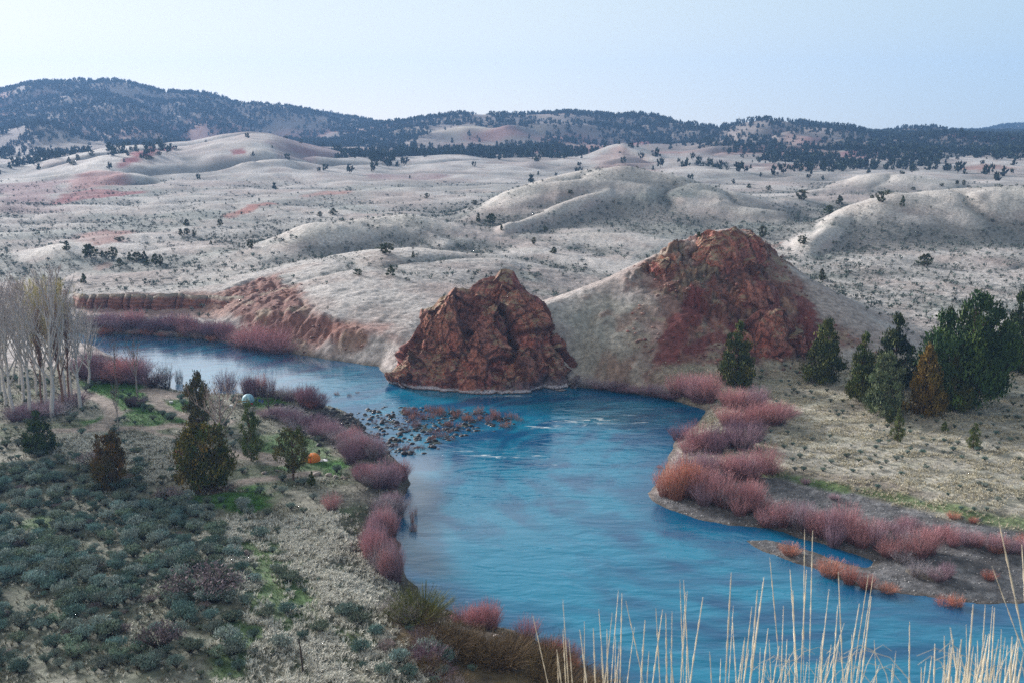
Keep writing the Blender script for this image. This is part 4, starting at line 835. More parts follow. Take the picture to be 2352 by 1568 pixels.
# ------------------------------------------------------------------ willows
def willow_arrays(seed, n=300, tips=(.42, .17, .15), low=(.16, .085, .085), spread=.42, width=.013, arch=.35):
    rg = np.random.default_rng(seed); ph = rg.uniform(0, 6.28, n); rb = np.sqrt(rg.random(n)) * .30; b = np.stack((np.cos(ph) * rb, np.sin(ph) * rb, np.zeros(n)), -1)
    ph2 = ph + rg.normal(0, .5, n); lean = rg.uniform(.05, 1, n) ** .8 * spread; L = rg.uniform(.42, 1.0, n) ** .8 * (1 - .25 * lean / spread)
    d = np.stack((np.cos(ph2), np.sin(ph2), np.zeros(n)), -1)
    pts = [b + d * (lean * (t * .7 + arch * t * t))[:, None] + np.array((0, 0, 1.0)) * (L * (t - .10 * t * t * lean / spread))[:, None] for t in (0, .35, .7, 1.0)]
    side_ = np.cross(d, rg.normal(size=(n, 3))); side_ /= np.linalg.norm(side_, axis=1, keepdims=True) + 1e-9
    side_ += rg.normal(size=(n, 3)) * .3
    Vs = []; Cc = []; hue = rg.uniform(.72, 1.25, (n, 1))
    for k, t in enumerate((0, .35, .7, 1.0)):
        w_ = width * (1 - .75 * t); Vs += [pts[k] - side_ * w_ / 2, pts[k] + side_ * w_ / 2]; cc = (np.array(low) * (1 - t) + np.array(tips) * t) * hue; Cc += [cc, cc]
    V = np.stack(Vs, 1); c = np.stack(Cc, 1); i = np.arange(n)[:, None] * 8
    F = np.concatenate([i + np.array((2 * k, 2 * k + 1, 2 * k + 3, 2 * k + 2)) for k in range(3)])
    # side twigs
    m_ = 4; tt = rg.uniform(.4, .95, (n, m_)); base_ = pts[1][:, None] * (1 - (tt[..., None] - .35) / .65) + pts[3][:, None] * ((tt[..., None] - .35) / .65)
    tip = base_ + rg.normal(size=(n, m_, 3)) * (.06, .06, .03) + np.array((0, 0, .12)) * rg.uniform(.5, 1.3, (n, m_, 1))
    sd_ = rg.normal(size=(n, m_, 3)); sd_ /= np.linalg.norm(sd_, axis=-1, keepdims=True); wv = width * .55
    TV = np.stack((base_ - sd_ * wv / 2, base_ + sd_ * wv / 2, tip), 2).reshape(-1, 3); TF = np.arange(len(TV)).reshape(-1, 3)
    tc_ = np.repeat(np.repeat(np.array(tips)[None] * hue, m_, 0) * rg.uniform(.8, 1.2, (n * m_, 1)), 3, 0)
    return join([(V.reshape(-1, 3), F, c.reshape(-1, 3)), (TV, TF, tc_)])
WIL = {'pink': [willow_arrays(500 + k, 300, (.55, .30, .31), (.22, .125, .14), .55) for k in range(3)],
       'red': [willow_arrays(510 + k, 300, (.57, .25, .19), (.25, .115, .095), .52) for k in range(3)],
       'mauve': [willow_arrays(520 + k, 300, (.43, .29, .34), (.20, .14, .17), .55) for k in range(3)],
       'purple': [willow_arrays(530 + k, 300, (.27, .17, .22), (.13, .09, .12), .5) for k in range(2)],
       'dark': [willow_arrays(540 + k, 150, (.07, .05, .06), (.05, .04, .04), .36, .016) for k in range(2)],
       'green': [willow_arrays(550, 480, (.14, .155, .04), (.07, .07, .035), .6)],
       'grey': [willow_arrays(560 + k, 220, (.42, .38, .41), (.22, .19, .19), .6) for k in range(2)],
       'brown': [willow_arrays(570 + k, 300, (.18, .125, .06), (.09, .065, .045), .7) for k in range(3)],
       'reed': [willow_arrays(580 + k, 70, (.44, .22, .18), (.18, .11, .09), .32, .024) for k in range(3)],
       'reed2': [willow_arrays(585 + k, 60, (.30, .19, .20), (.14, .10, .10), .34, .024) for k in range(3)]}
WILM = {k: [me_of('willow_shrub', w_, M['stem']) for w_ in v] for k, v in WIL.items()}
wrg = random.Random(11)
def willow(kind, px, py, hpx, wpx, label, group, name='willow_shrub', cat='shrub', minz=None):
    p = hit(px, py)
    if minz is not None: p[2] = max(p[2], minz)
    h = hpx / vscale(p); w_ = wpx / scale_at(p)
    o = link(name, wrg.choice(WILM[kind]), None, tuple(p - (0, 0, .08)), wrg.uniform(0, 6.28), (w_ * .95, w_ * .95, h * 1.02)); return tag(o, label, cat, group)
def band(line, n, hpx, wpx, kinds, label, group, jx=14, jy=8, depth=0, **kw):
    """bushes along a line of foot points in the photograph frame; depth adds rows further up"""
    L = np.array(line, float); cs = np.concatenate(([0], np.cumsum(np.hypot(*np.diff(L, axis=0).T))))
    for i in range(n):
        u = (i + wrg.uniform(.2, .8)) / n * cs[-1]; x = np.interp(u, cs, L[:, 0]) + wrg.uniform(-jx, jx); y = np.interp(u, cs, L[:, 1]) + wrg.uniform(-jy, jy) - wrg.random() * depth
        k = wrg.choice(kinds); f = wrg.uniform(.55, 1.2); willow(k, x, y, hpx * f, wpx * wrg.uniform(.8, 1.25), label, group, **kw)
band([(1560, 1138), (1640, 1160), (1720, 1190), (1800, 1215), (1880, 1240), (1990, 1258)], 34, 78, 54, ['pink', 'pink', 'mauve', 'mauve', 'grey'], 'pinkish willow in the long thicket on the gravel bar', 'willows in the long thicket on the gravel bar', depth=26)
band([(1528, 1128), (1560, 1140), (1600, 1142)], 6, 92, 52, ['red'], 'orange-red willow at the river end of the gravel bar thicket', 'orange-red willows at the river end of the thicket', jx=8)
band([(1560, 1100), (1640, 1105), (1720, 1098), (1775, 1088)], 13, 66, 62, ['pink', 'mauve', 'mauve'], 'mauve willow in the second row behind the orange-red ones', 'mauve willows behind the orange-red ones', depth=20)
band([(1560, 1035), (1620, 1040), (1690, 1038), (1730, 1030)], 11, 72, 58, ['mauve', 'purple', 'pink'], 'purple-grey willow on the bank across from the rapids', 'purple-grey willows across from the rapids', depth=20)
band([(1665, 975), (1720, 978), (1780, 968), (1805, 955)], 9, 62, 64, ['pink'], 'bright pink willow in front of the yellow-green juniper', 'bright pink willows in front of the yellow-green juniper', jy=5)
band([(1670, 935), (1700, 938), (1750, 930)], 5, 56, 58, ['pink', 'mauve'], 'pale pink willow in the row behind the brightest ones', 'pale pink willows in the back row', jy=5)
band([(1560, 905), (1600, 918), (1630, 925)], 6, 78, 62, ['mauve', 'pink'], 'tall dusky pink willow left of the yellow-green juniper', 'tall dusky willows left of the yellow-green juniper', jy=4)
band([(1340, 890), (1420, 894), (1500, 905), (1560, 918)], 12, 30, 48, ['grey', 'mauve', 'purple'], 'low greyish brush along the waterline below the saddle', 'low brush along the waterline below the saddle', jy=4)
band([(2010, 1268), (2060, 1288), (2130, 1290)], 10, 70, 50, ['pink', 'mauve', 'pink', 'grey'], 'pinkish willow on the bar right of the side channel', 'pinkish willows right of the side channel', depth=22)
band([(2110, 1318), (2150, 1330), (2185, 1328)], 4, 48, 42, ['mauve', 'grey'], 'greyish willow by the silt bank on the gravel bar', 'greyish willows by the silt bank', jy=4)
band([(2040, 1212), (2110, 1230), (2200, 1248), (2290, 1262), (2352, 1272)], 16, 42, 40, ['pink', 'red', 'mauve', 'pink'], 'small red willow in the row along the upper gravel', 'small red willows along the upper gravel', jy=6)
for px, py, h_, w_, k, lab in [(1815, 1272, 32, 52, 'red', 'low red willow on the spit inside the side channel'), (1905, 1322, 50, 62, 'red', 'wide orange-red willow at the river edge of the bar'), (1950, 1340, 56, 38, 'red', 'bright orange willow wading at the river edge'), (1990, 1350, 38, 44, 'red', 'dark red willow right of the bright orange one'), (2040, 1360, 24, 46, 'red', 'small round red willow standing in shallow water'), (2170, 1396, 34, 44, 'red', 'two-lobed red willow alone in the water off the bar'), (2195, 1398, 42, 34, 'red', 'taller half of the lone red willow in the water'),
                               (2272, 1330, 26, 34, 'red', 'small dull red willow alone on the dark gravel'), (2350, 1255, 36, 40, 'red', 'red willow at the right edge of the upper gravel'), (2190, 1190, 20, 32, 'red', 'little red willow in the grass above the gravel'), (1850, 1110, 18, 24, 'mauve', 'little mauve willow on the upper gravel strip'), (1915, 1145, 16, 24, 'mauve', 'tiny mauve willow on the pale upper gravel'), (2235, 1200, 18, 22, 'red', 'tiny red willow at the green fringe above the gravel'), (1515, 1078, 14, 14, 'red', 'sprig of red willow in the water before the thicket'), (1495, 1098, 12, 12, 'red', 'outermost sprig of red willow standing in the river'), (1473, 1110, 8, 12, 'red', 'lowest sprig of red willow at the lip of the current')]:
    willow(k, px, py, h_, w_, lab, None)
# left bank
band([(905, 1345), (880, 1330), (850, 1300)], 13, 100, 46, ['pink', 'mauve', 'mauve', 'grey'], 'tall pink willow on the near left bank beside the swirl', 'tall pink willows on the near left bank', jx=10, depth=40)
band([(900, 1240), (885, 1225), (860, 1240)], 11, 66, 42, ['pink', 'mauve', 'grey'], 'pink and grey willow above the tall ones on the left bank', 'middle willows of the left bank', depth=20)
band([(905, 1190), (890, 1170), (870, 1180)], 10, 50, 46, ['grey', 'mauve'], 'pale grey twiggy willow hanging over the left bank', 'pale grey willows over the left bank', jy=6)
band([(920, 1120), (890, 1125), (850, 1120), (830, 1110)], 15, 58, 42, ['pink', 'mauve', 'purple', 'grey'], 'dusky pink willow on the left point above the bright water', 'dusky willows on the left point', depth=26)
band([(880, 1070), (840, 1062), (800, 1060), (780, 1050)], 15, 58, 38, ['mauve', 'purple', 'grey'], 'purple willow beside the boulder shore', 'purple willows beside the boulder shore', depth=24)
band([(790, 1020), (840, 1040)], 8, 50, 40, ['mauve', 'pink'], 'mauve willow at the back of the boulder shore', 'mauve willows at the back of the boulder shore')
willow('pink', 762, 1170, 48, 42, 'single pinkish willow bush in the grass below the orange tent', None)
willow('green', 962, 1425, 76, 132, 'dense olive-green bush at the water edge by the swirl', None, name='green_bush')
band([(1065, 1430), (1105, 1438), (1140, 1445)], 6, 62, 52, ['pink'], 'bright pink willow on the near bank beside the olive bush', 'bright pink willows beside the olive bush', jy=4)
willow('pink', 1212, 1468, 62, 56, 'deep pink willow bush jutting over the near bank', None)
band([(1250, 1490), (1290, 1515), (1330, 1540)], 6, 46, 36, ['red', 'pink'], 'low red willow along the near waterline', 'low red willows along the near waterline', jy=4)
band([(970, 1480), (1100, 1490), (1230, 1530), (1320, 1580), (1400, 1640)], 26, 52, 84, ['brown'], 'brown twiggy brush covering the near bank', 'brown brush on the near bank', jx=30, jy=30, name='brown_brush')
band([(910, 1410), (960, 1460), (1010, 1540), (1020, 1600)], 12, 40, 60, ['brown', 'grey', 'purple'], 'grey-brown brush at the inner edge of the near bank', 'grey-brown brush at the inner edge of the near bank', jx=24, jy=16, name='brown_brush')
# far bank and left point
band([(215, 762), (300, 762), (400, 766), (470, 772), (535, 782)], 24, 46, 46, ['purple', 'mauve', 'purple', 'pink'], 'purple willow in the belt under the sandstone bluff', 'purple willows under the sandstone bluff', depth=14, jy=4)
band([(230, 766), (330, 768), (450, 777), (530, 787)], 14, 22, 34, ['reed', 'red', 'grey'], 'short rusty reed tuft on the far waterline', 'rusty reeds on the far waterline', jy=2, name='reed_tuft')
band([(555, 795), (600, 802), (645, 808)], 6, 62, 74, ['pink', 'pink', 'mauve'], 'big rounded pink willow below the cut bank', 'big rounded pink willows below the cut bank', jx=8, jy=3)
band([(180, 868), (240, 872), (300, 876), (345, 884)], 13, 66, 68, ['mauve', 'purple', 'pink'], 'mauve thicket willow behind the camp road', 'mauve thicket willows behind the camp road', jy=5, depth=18)
for px, py, h_, w_, lab in [(378, 892, 74, 46, 'dark bare vase-shaped shrub on the shore at the road loop'), (413, 893, 60, 22, 'slim dark bare shrub right of the vase-shaped one'), (352, 890, 46, 34, 'low black twiggy shrub at the left of the vase-shaped one')]:
    willow('dark', px, py, h_, w_, lab, None, name='bare_shrub')
willow('purple', 521, 905, 70, 50, 'tall dark purple willow behind the ragged juniper', None)
band([(560, 905), (590, 908), (620, 910)], 7, 54, 30, ['purple', 'dark', 'red'], 'dark upright willow behind the pale blue tent', 'dark upright willows behind the pale blue tent', jy=3)
band([(640, 915), (670, 920), (690, 924)], 6, 34, 30, ['mauve', 'purple', 'grey'], 'thin mauve willow between the blue tent and the shore clump', 'thin mauve willows between tent and shore clump', jy=4)
band([(688, 928), (715, 934), (740, 938)], 6, 52, 40, ['red', 'purple', 'pink'], 'red-brown willow clump at the head of the boulder shore', 'red-brown willows at the head of the boulder shore', jy=3)
band([(640, 950), (700, 980), (760, 1000), (800, 1020)], 26, 34, 50, ['purple', 'mauve', 'grey'], 'bluish grey low brush among the shore boulders', 'bluish low brush among the shore boulders', jx=24, jy=12)
band([(930, 958), (1000, 952), (1100, 962), (1170, 972), (1190, 976)], 40, 24, 24, ['reed', 'reed2'], 'rusty reed tuft on the stony islet below the rock', 'rusty reeds on the stony islet', jy=12, jx=20, name='reed_tuft')
band([(870, 965), (960, 985), (1050, 990), (960, 1030), (900, 1040)], 32, 18, 22, ['reed', 'reed2', 'reed2'], 'short red reed tuft among the boulders in the shallows', 'red reeds among boulders in the shallows', jy=14, jx=24, name='reed_tuft')
band([(700, 930), (800, 920), (830, 915)], 7, 12, 14, ['reed'], 'thin reed sprig in the pale water off the boulder shore', 'reed sprigs off the boulder shore', jy=5, name='reed_tuft', minz=-.2)
band([(940, 1250), (955, 1225), (950, 1200)], 5, 42, 12, ['reed'], 'spindly red reed standing in the water by the left bank', 'spindly reeds by the left bank', jy=8, jx=6, name='reed_tuft', minz=-.3)
band([(60, 950), (130, 945), (30, 970), (170, 930)], 16, 34, 60, ['purple', 'mauve', 'grey'], 'dusky undergrowth brush among the white-barked trees', 'undergrowth among the white-barked trees', jx=24, jy=10)
band([(290, 935), (320, 930)], 3, 40, 34, ['purple', 'dark'], 'dark brush round the foot of a bare tree by the road loop', 'dark brush by the road loop', jy=4)
# ------------------------------------------------------------------ bare trees
def bare_arrays(seed, n1=16, up=.75, trunk=.016, lean=.02, bark=(.55, .53, .52), twigc=(.42, .37, .36), start=.28, ntw=16, spread=.22, fork=0):
    rg = np.random.default_rng(seed); parts = []; tw = []; twc = []
    z = np.linspace(-.02, 1, 10); wob = np.cumsum(rg.normal(0, .006, (10, 2)), 0) + np.outer(z, rg.normal(0, lean, 2)); T = np.stack((wob[:, 0], wob[:, 1], z), -1)
    parts.append((*tube(T, trunk * (1 - .93 * np.clip(z, 0, 1)) + .0012, 7), bark))
    def branch(p0, d, L, r, lev):
        k = 5; pts = [p0]; dd = d.copy()
        for _ in range(k):
            dd = dd + rg.normal(0, .10, 3) + (0, 0, .13); dd /= np.linalg.norm(dd); pts.append(pts[-1] + dd * L / k)
        pts = np.array(pts); parts.append((*tube(pts, r * (1 - .85 * np.linspace(0, 1, k + 1)), 5 if lev == 1 else 3), np.array(bark) * rg.uniform(.75, 1.05)))
        if lev < 2:
            for _ in range(4):
                i = rg.integers(2, k + 1); nd = dd + rg.normal(0, .45, 3); nd[2] = abs(nd[2]) + .3; branch(pts[i], nd / np.linalg.norm(nd), L * rg.uniform(.3, .55), r * .5, lev + 1)
        m_ = ntw if lev == 1 else ntw // 2 + 2
        for _ in range(m_):
            i = rg.integers(1, k + 1); b = pts[i] + (pts[i - 1] - pts[i]) * rg.random(); nd = dd * .9 + rg.normal(0, .42, 3) + (0, 0, .35); nd /= np.linalg.norm(nd); tw.append((b, b + nd * rg.uniform(.03, .085)))
    for i in range(n1):
        t = start + (1 - start) * (i + rg.random() * .7) / n1 * .95; a = i * 2.4 + rg.uniform(-.5, .5); p0 = np.array([np.interp(t, z, T[:, j]) for j in range(3)])
        d = np.array((math.cos(a), math.sin(a), 0)) * (1 - up) * 1.6 + np.array((0, 0, up)); L = spread * (1.25 - t) * rg.uniform(.8, 1.3) + .05
        branch(p0, d / np.linalg.norm(d), L * 1.35, trunk * .5 * (1.1 - t) + .002, 1)
    A = np.array([a for a, b in tw]); B = np.array([b for a, b in tw]); s_ = rg.normal(size=A.shape); s_ /= np.linalg.norm(s_, axis=1, keepdims=True)
    w_ = .0021; TV = np.stack((A - s_ * w_, A + s_ * w_, B), 1).reshape(-1, 3); TF = np.arange(len(TV)).reshape(-1, 3)
    tcol = np.repeat(np.array(twigc)[None] * rg.uniform(.7, 1.2, (len(A), 1)), 3, 0)
    return join(parts), (TV, [TF], tcol)
BARE = {}
for key, kw in [('white', dict(n1=20, up=.72, spread=.33)), ('white2', dict(n1=17, up=.76, spread=.30, start=.33)), ('yellow', dict(n1=24, up=.76, spread=.30, twigc=(.50, .44, .15), ntw=30)), ('rusty', dict(n1=18, up=.85, spread=.22, bark=(.22, .13, .10), twigc=(.30, .17, .12))),
                ('small', dict(n1=14, up=.72, spread=.34, trunk=.018, start=.35, bark=(.30, .27, .26), twigc=(.22, .17, .17))), ('dead', dict(n1=16, up=.5, spread=.50, trunk=.035, start=.2, bark=(.36, .29, .26), twigc=(.34, .2, .15), ntw=10)), ('dark', dict(n1=14, up=.45, spread=.55, trunk=.03, start=.3, bark=(.09, .075, .085), twigc=(.13, .11, .14), ntw=26))]:
    a, b = bare_arrays(600 + len(BARE), **kw); BARE[key] = (me_of('trunk', a, M['bark'], True), me_of('crown', b, M['stem']))
def bare(kind, px, py, hpx, wf, label, group=None, name='bare_tree', Yfix=None):
    p = hit(px, py)
    h = hpx / vscale(p); r = thing(name, tuple(p - (0, 0, .05)), label, 'tree', group, wrg.uniform(0, 6.28), (h * wf, h * wf, h))
    link('trunk', BARE[kind][0], r); link('crown', BARE[kind][1], r); return r
GR = 'white-barked trees in the grove at left'
for k, px, py, h_, wf in [('white', 34, 962, 262, .95), ('white2', 70, 957, 270, .9), ('white', 118, 957, 284, 1.05), ('yellow', 105, 925, 235, 1.0), ('yellow', 150, 922, 232, .95), ('yellow', 125, 900, 205, .9), ('white2', 14, 930, 240, .9), ('white', -16, 950, 262, 1), ('white2', 55, 925, 235, .9), ('white', 85, 905, 214, .9), ('white2', 0, 905, 215, .9), ('white', 165, 905, 200, .8), ('white2', -45, 930, 245, 1), ('white', 45, 895, 205, .9)]:
    lab = 'tall bare pale-barked tree with yellow-budding crown in the left grove' if k == 'yellow' else 'tall bare white-barked tree in the left grove'
    bare(k, px, py, h_, wf, lab, GR + (' with yellow buds' if k == 'yellow' else ''), name='white_barked_tree')
for a in [('rusty', 147, 938, 230, .8, 'tall thin tree with reddish brown bark at the right side of the left grove'), ('rusty', 158, 915, 215, .7, 'slim rusty-barked tree just behind the white trunks'), ('rusty', 95, 940, 200, .7, 'rusty-barked tree in the middle of the left grove'),
          ('white2', 186, 940, 215, 1.15, 'white-barked tree with a forked spreading crown at the edge of the grove'), ('white', 203, 890, 150, 1.25, 'leaning pale tree behind the forked one by the road'),
          ('small', 266, 884, 92, .85, 'thin bare tree standing on the bright green lawn'), ('small', 317, 908, 108, 1.0, 'bare tree with dark brush at its foot inside the road loop'), ('small', 273, 988, 92, .7, 'small pale leafless sapling at the road junction'),
          ('dead', 508, 1008, 112, .95, 'bare many-limbed tree with orange-brown branches behind the round juniper'), ('white2', 497, 1008, 104, .9, 'grey-trunked bare tree beside the orange-limbed one'), ('dark', 617, 956, 58, 1.0, 'small dark bare tree with bluish twigs below the blue tent')]:
    bare(*a)

# ------------------------------------------------------------------ grass (uncountable)
def tuft(seed, n=12, c=(.42, .38, .28), w=.05, lean=.6):
    rg = np.random.default_rng(seed); ph = rg.uniform(0, 6.28, n); d = np.stack((np.cos(ph), np.sin(ph), np.zeros(n)), -1); L = rg.uniform(.6, 1.1, n); le = rg.uniform(.2, 1, n) * lean
    b = d * rg.uniform(0, .18, (n, 1)); m_ = b + d * (le * .4)[:, None] * L[:, None] + np.array((0, 0, .6)) * L[:, None]; t = b + d * le[:, None] * L[:, None] * 1.15 + np.array((0, 0, .85)) * (L * (1 - .35 * le))[:, None]
    s_ = np.stack((-d[:, 1], d[:, 0], np.zeros(n)), -1) + rg.normal(0, .3, (n, 3)); V = np.stack((b - s_ * w / 2, b + s_ * w / 2, m_ + s_ * w * .4, m_ - s_ * w * .4, t), 1).reshape(-1, 3)
    i = np.arange(n)[:, None] * 5; cc = np.repeat(np.array(c) * rg.uniform(.75, 1.2, (n, 1)), 5, 0)
    return V, [i + np.array((0, 1, 2, 3)), i + np.array((3, 2, 4))], cc
rg = np.random.default_rng(47)
PALE = [tuft(700 + k, 11, (.66, .65, .58), .08) for k in range(3)]; STRAW = [tuft(710 + k, 10, (.56, .52, .40), .08) for k in range(3)]; DULL = [tuft(720 + k, 9, (.24, .225, .16), .07) for k in range(2)]; GRN = [tuft(730 + k, 10, (.06, .13, .03), .06) for k in range(2)]
green_m = sstep(.02, .06, col[..., 1] - col[..., 0])
base_ok = (SD > 1.5) * (YY > 100) * (1 - road_m) * (1 - np.clip(bar, 0, 1))
wl_ = region([(480, 1180), (600, 1200), (760, 1180), (850, 1260), (900, 1400), (960, 1568), (980, 1640), (480, 1640), (560, 1450)], soft=3, jitter=4, wl=7, seed=170)
wl2 = region([(140, 1000), (400, 1000), (450, 1060), (380, 1110), (150, 1060)], soft=2, jitter=3, wl=6, seed=171)
n1 = scatter((wl_ * 1.0 + wl2 * .8) * (1 - green_m) * base_ok * (.25 + sstep(-.1, .3, fbm(XX / 3, YY / 3, 3, 172))), 17000, rg)
n2 = scatter(rm * (1 - grav) * base_ok * (.15 + sstep(0, .35, fbm(XX / 6, YY / 3, 3, 101))), 19000, rg)
n3 = scatter(lm * base_ok * (1 - wl_) * (1 - green_m) * (1 - brownland) * (.3 + sstep(.0, .3, fbm(XX / 5, YY / 5, 3, 173))), 15000, rg)
n4 = scatter(green_m * base_ok * lm, 6000, rg)
gr = [merged(PALE, n1, .45 + .75 * rg.random(len(n1)) ** 1.6, rg), merged(STRAW, n2, rg.uniform(.35, .8, len(n2)), rg), merged(PALE[:1] + DULL, n3, rg.uniform(.3, .75, len(n3)), rg, .4), merged(GRN, n4, rg.uniform(.18, .4, len(n4)), rg)]
V_, F_, c_ = join(gr)
tag(link('grass', mesh_np('grass', V_, F_, c_, False, [M['dry']])), 'pale dry bunch grass and green turf on both river flats', 'grass', kind='stuff')

# ------------------------------------------------------------------ boulders
def boulder(seed, sub=2):
    import bmesh
    bm = bmesh.new(); bmesh.ops.create_icosphere(bm, subdivisions=sub, radius=1); V = np.array([v.co[:] for v in bm.verts]); F = np.array([[v.index for v in f.verts] for f in bm.faces]); bm.free()
    k = 1 + .35 * noise3(V[:, 0] * 1.3 + seed, V[:, 1] * 1.3, V[:, 2] * 1.3, seed) + .15 * noise3(V[:, 0] * 3, V[:, 1] * 3 + seed, V[:, 2] * 3, seed + 1); V = V * k[:, None] * (1, .85, .62)
    return V, [F], np.full((len(V), 3), 1.0) * .09
BO = [boulder(k) for k in range(4)]
M['boulder'] = mat('dark_basalt', rough=.7, var=.35, nscale=2, spec=.4)
BOM = [me_of('boulder', (b[0], b[1], np.tile((.030, .027, .031), (len(b[0]), 1))), M['boulder']) for b in BO]
BOT = [me_of('boulder', (b[0], b[1], np.tile((.30, .25, .22), (len(b[0]), 1))), M['boulder']) for b in BO]
rg = np.random.default_rng(53)
Pb = scatter(bar * .8 * (H > -.45) + .6 * bould * (SD < 18) * (SD > -2), 1700, rg); sb = rg.random(len(Pb)) ** 2.4 * .62 + .13; o_ = np.argsort(-sb)
for i in o_[:290]:
    z = max(Pb[i, 2], -.35); inb = float(sdf_poly(ISL, Pb[i:i + 1, 0], Pb[i:i + 1, 1])[0]) < 0
    o = link('boulder', BOM[int(rg.integers(0, 4))], None, (Pb[i, 0], Pb[i, 1], z + sb[i] * .18), float(rg.uniform(0, 6.28)), float(sb[i]))
    tag(o, 'dark wet boulder in the shallows below the big rock' if inb else 'dark boulder on the stony left shore', 'boulder', 'boulders in the shallows' if inb else 'boulders on the left shore')
i = o_[290:]; P4 = Pb[i].copy(); P4[:, 2] = np.maximum(P4[:, 2], -.3) + .05
Pg = scatter(grav * (SD > .3), 1500, rg); sg_ = rg.uniform(.06, .22, len(Pg))
a_ = merged([(b[0], b[1], b[2] * .6) for b in BO], P4, sb[i], rg); b_ = merged([(boulder(9, 1)[0], boulder(9, 1)[1], np.full((len(boulder(9, 1)[0]), 3), .26))], Pg, sg_, rg, .6)
Pr = scatter(np.clip(hillred * (.3 + sstep(-.1, .3, fbm(XX / 8, YY / 8, 3, 190))) + .2 * cutface, 0, 1), 1500, rg); sr = .10 + rg.random(len(Pr)) ** 3 * .75
r_ = merged([(boulder(k + 20, 1)[0], boulder(k + 20, 1)[1], np.tile(((.20, .085, .07), (.26, .15, .12))[k % 2], (len(boulder(9, 1)[0]), 1))) for k in range(4)], Pr, sr, rg, .5)
V_, F_, c_ = join([a_, b_, r_]); tag(link('stones', mesh_np('stones', V_, F_, c_, False, [M['boulder']])), 'loose stones on the shallows, the gravel bar and the red slopes', 'stones', kind='stuff')
for px, py, s_, lab in [(700, 1222, .75, 'tan rounded boulder in the grass above the willows'), (565, 1365 - 96, .5, 'small pinkish boulder by the grass trail'), (607, 1087, .6, 'pale rock at the camp edge right of the slender juniper'), (560, 1083, .6, 'reddish rock at the foot of the slender juniper'), (755, 1092, .7, 'grey rock in the stone ring beside the orange tent'), (728, 1090, .8, 'whitish rock below the orange tent'), (770, 1096, .6, 'dark rock in the stone ring beside the orange tent'), (790, 1098, .6, 'low rock at the right end of the stone ring'), (1048, 1452, .55, 'pale round rock in the brown near bank'), (1140, 1462, .5, 'white rock beside the pink willows on the near bank'), (1190, 1498, .5, 'pale rock low on the brown near bank'), (1215, 1530, .45, 'small pale rock at the bottom of the brown bank'), (260, 870, .6, 'tan rock at the edge of the lawn below the thicket'), (290, 874, .7, 'larger tan rock at the edge of the lawn below the thicket')]:
    p = hit(px, py); tag(link('boulder', BOT[px % 4], None, (p[0], p[1], p[2] + s_ * .2), px * .1, s_), lab, 'boulder')

# ------------------------------------------------------------------ sandstone bluff on the far bank
def bluff():
    L = np.array([(150, 716), (190, 720), (250, 722), (330, 724), (420, 722), (480, 722), (545, 738)], float); n = 420; u = np.linspace(0, 1, n); cs = np.linspace(0, 1, len(L)); px = np.interp(u, cs, L[:, 0]); py = np.interp(u, cs, L[:, 1])
    base_ = np.array([G(a, b, 4.0) for a, b in zip(px, py)]); top = np.array([CAMZ + ray(a, 674 if a < 450 else 674 + (a - 450) * .12)[1] * (b_[1] + 5) for a, b_ in zip(px, base_)])
    nv = 46; v = np.linspace(0, 1, nv); ends = np.array([150, 197, 214, 241, 279, 294, 329, 341, 399, 412, 470, 545]); k = np.searchsorted(ends, px).clip(1, len(ends) - 1); f = (px - ends[k - 1]) / (ends[k] - ends[k - 1])
    lobe = np.sin(np.pi * np.clip(f, 0, 1)) ** .22
    amp = np.clip(np.minimum((u) / .12, (1 - u) / .25), 0, 1)
    V = np.zeros((n, nv, 3)); inset = (1 - lobe)[:, None] * 3.4 * amp[:, None] * sstep(.1, .4, v)[None] + .5 * fbm(base_[:, 0] / 5, base_[:, 1] / 5, 2, 180)[:, None]; wob = noise2(px / 23.0, px * 0, 187)
    shp = np.clip(v[None] - .62, 0, 1) ** 1.5 * 17 * (.6 + .4 * (1 - lobe[:, None]))
    Z = 1.5 + (np.minimum(top[:, None], top[:, None] - (1 - lobe)[:, None] ** 1.1 * 3.0 * amp[:, None] + (wob * 1.7 * amp)[:, None]) - 1.5) * v[None]
    X = base_[:, None, 0] + 0 * Z; Y = base_[:, None, 1] + inset + shp + v[None] * 1.2 - 3.0 * np.clip(.32 - v[None], 0, 1) / .32 * (.6 + .4 * wob[:, None])
    Y = Y + .35 * noise3(X / 1.5, Z / .5, Y * 0, 181) + 1.0 * noise3(X / 3, Z / 4, Y * 0, 182) + 1.6 * noise3(X / 9, Z / 12, Y * 0, 188) + (1 - amp[:, None]) * v[None] * 6
    V = np.stack((X, Y, Z), -1); c = np.zeros(V.shape); c[:] = (.215, .098, .076); st_ = np.sin(Z * 5.2 + noise3(X / 6, Z / 3, Y * 0, 183) * 1.5)
    c *= (1 + .22 * st_ + .2 * noise3(X / 1.2, Z / .6, Y * 0, 184))[..., None]; c[..., 0] *= 1 + .15 * (v[None] < .25)
    c = c + (np.array((.34, .31, .25)) - c) * (sstep(.8, .97, v)[None] * .8)[..., None]
    ix = np.arange(n * nv).reshape(n, nv); F = np.stack((ix[:-1, :-1], ix[1:, :-1], ix[1:, 1:], ix[:-1, 1:]), -1).reshape(-1, 4)
    return mesh_np('sandstone_bluff', V.reshape(-1, 3), F, c.reshape(-1, 3), True, [M['rock']])
tag(link('sandstone_bluff', bluff()), 'row of rounded banded reddish sandstone buttresses above the far bank', 'bluff')

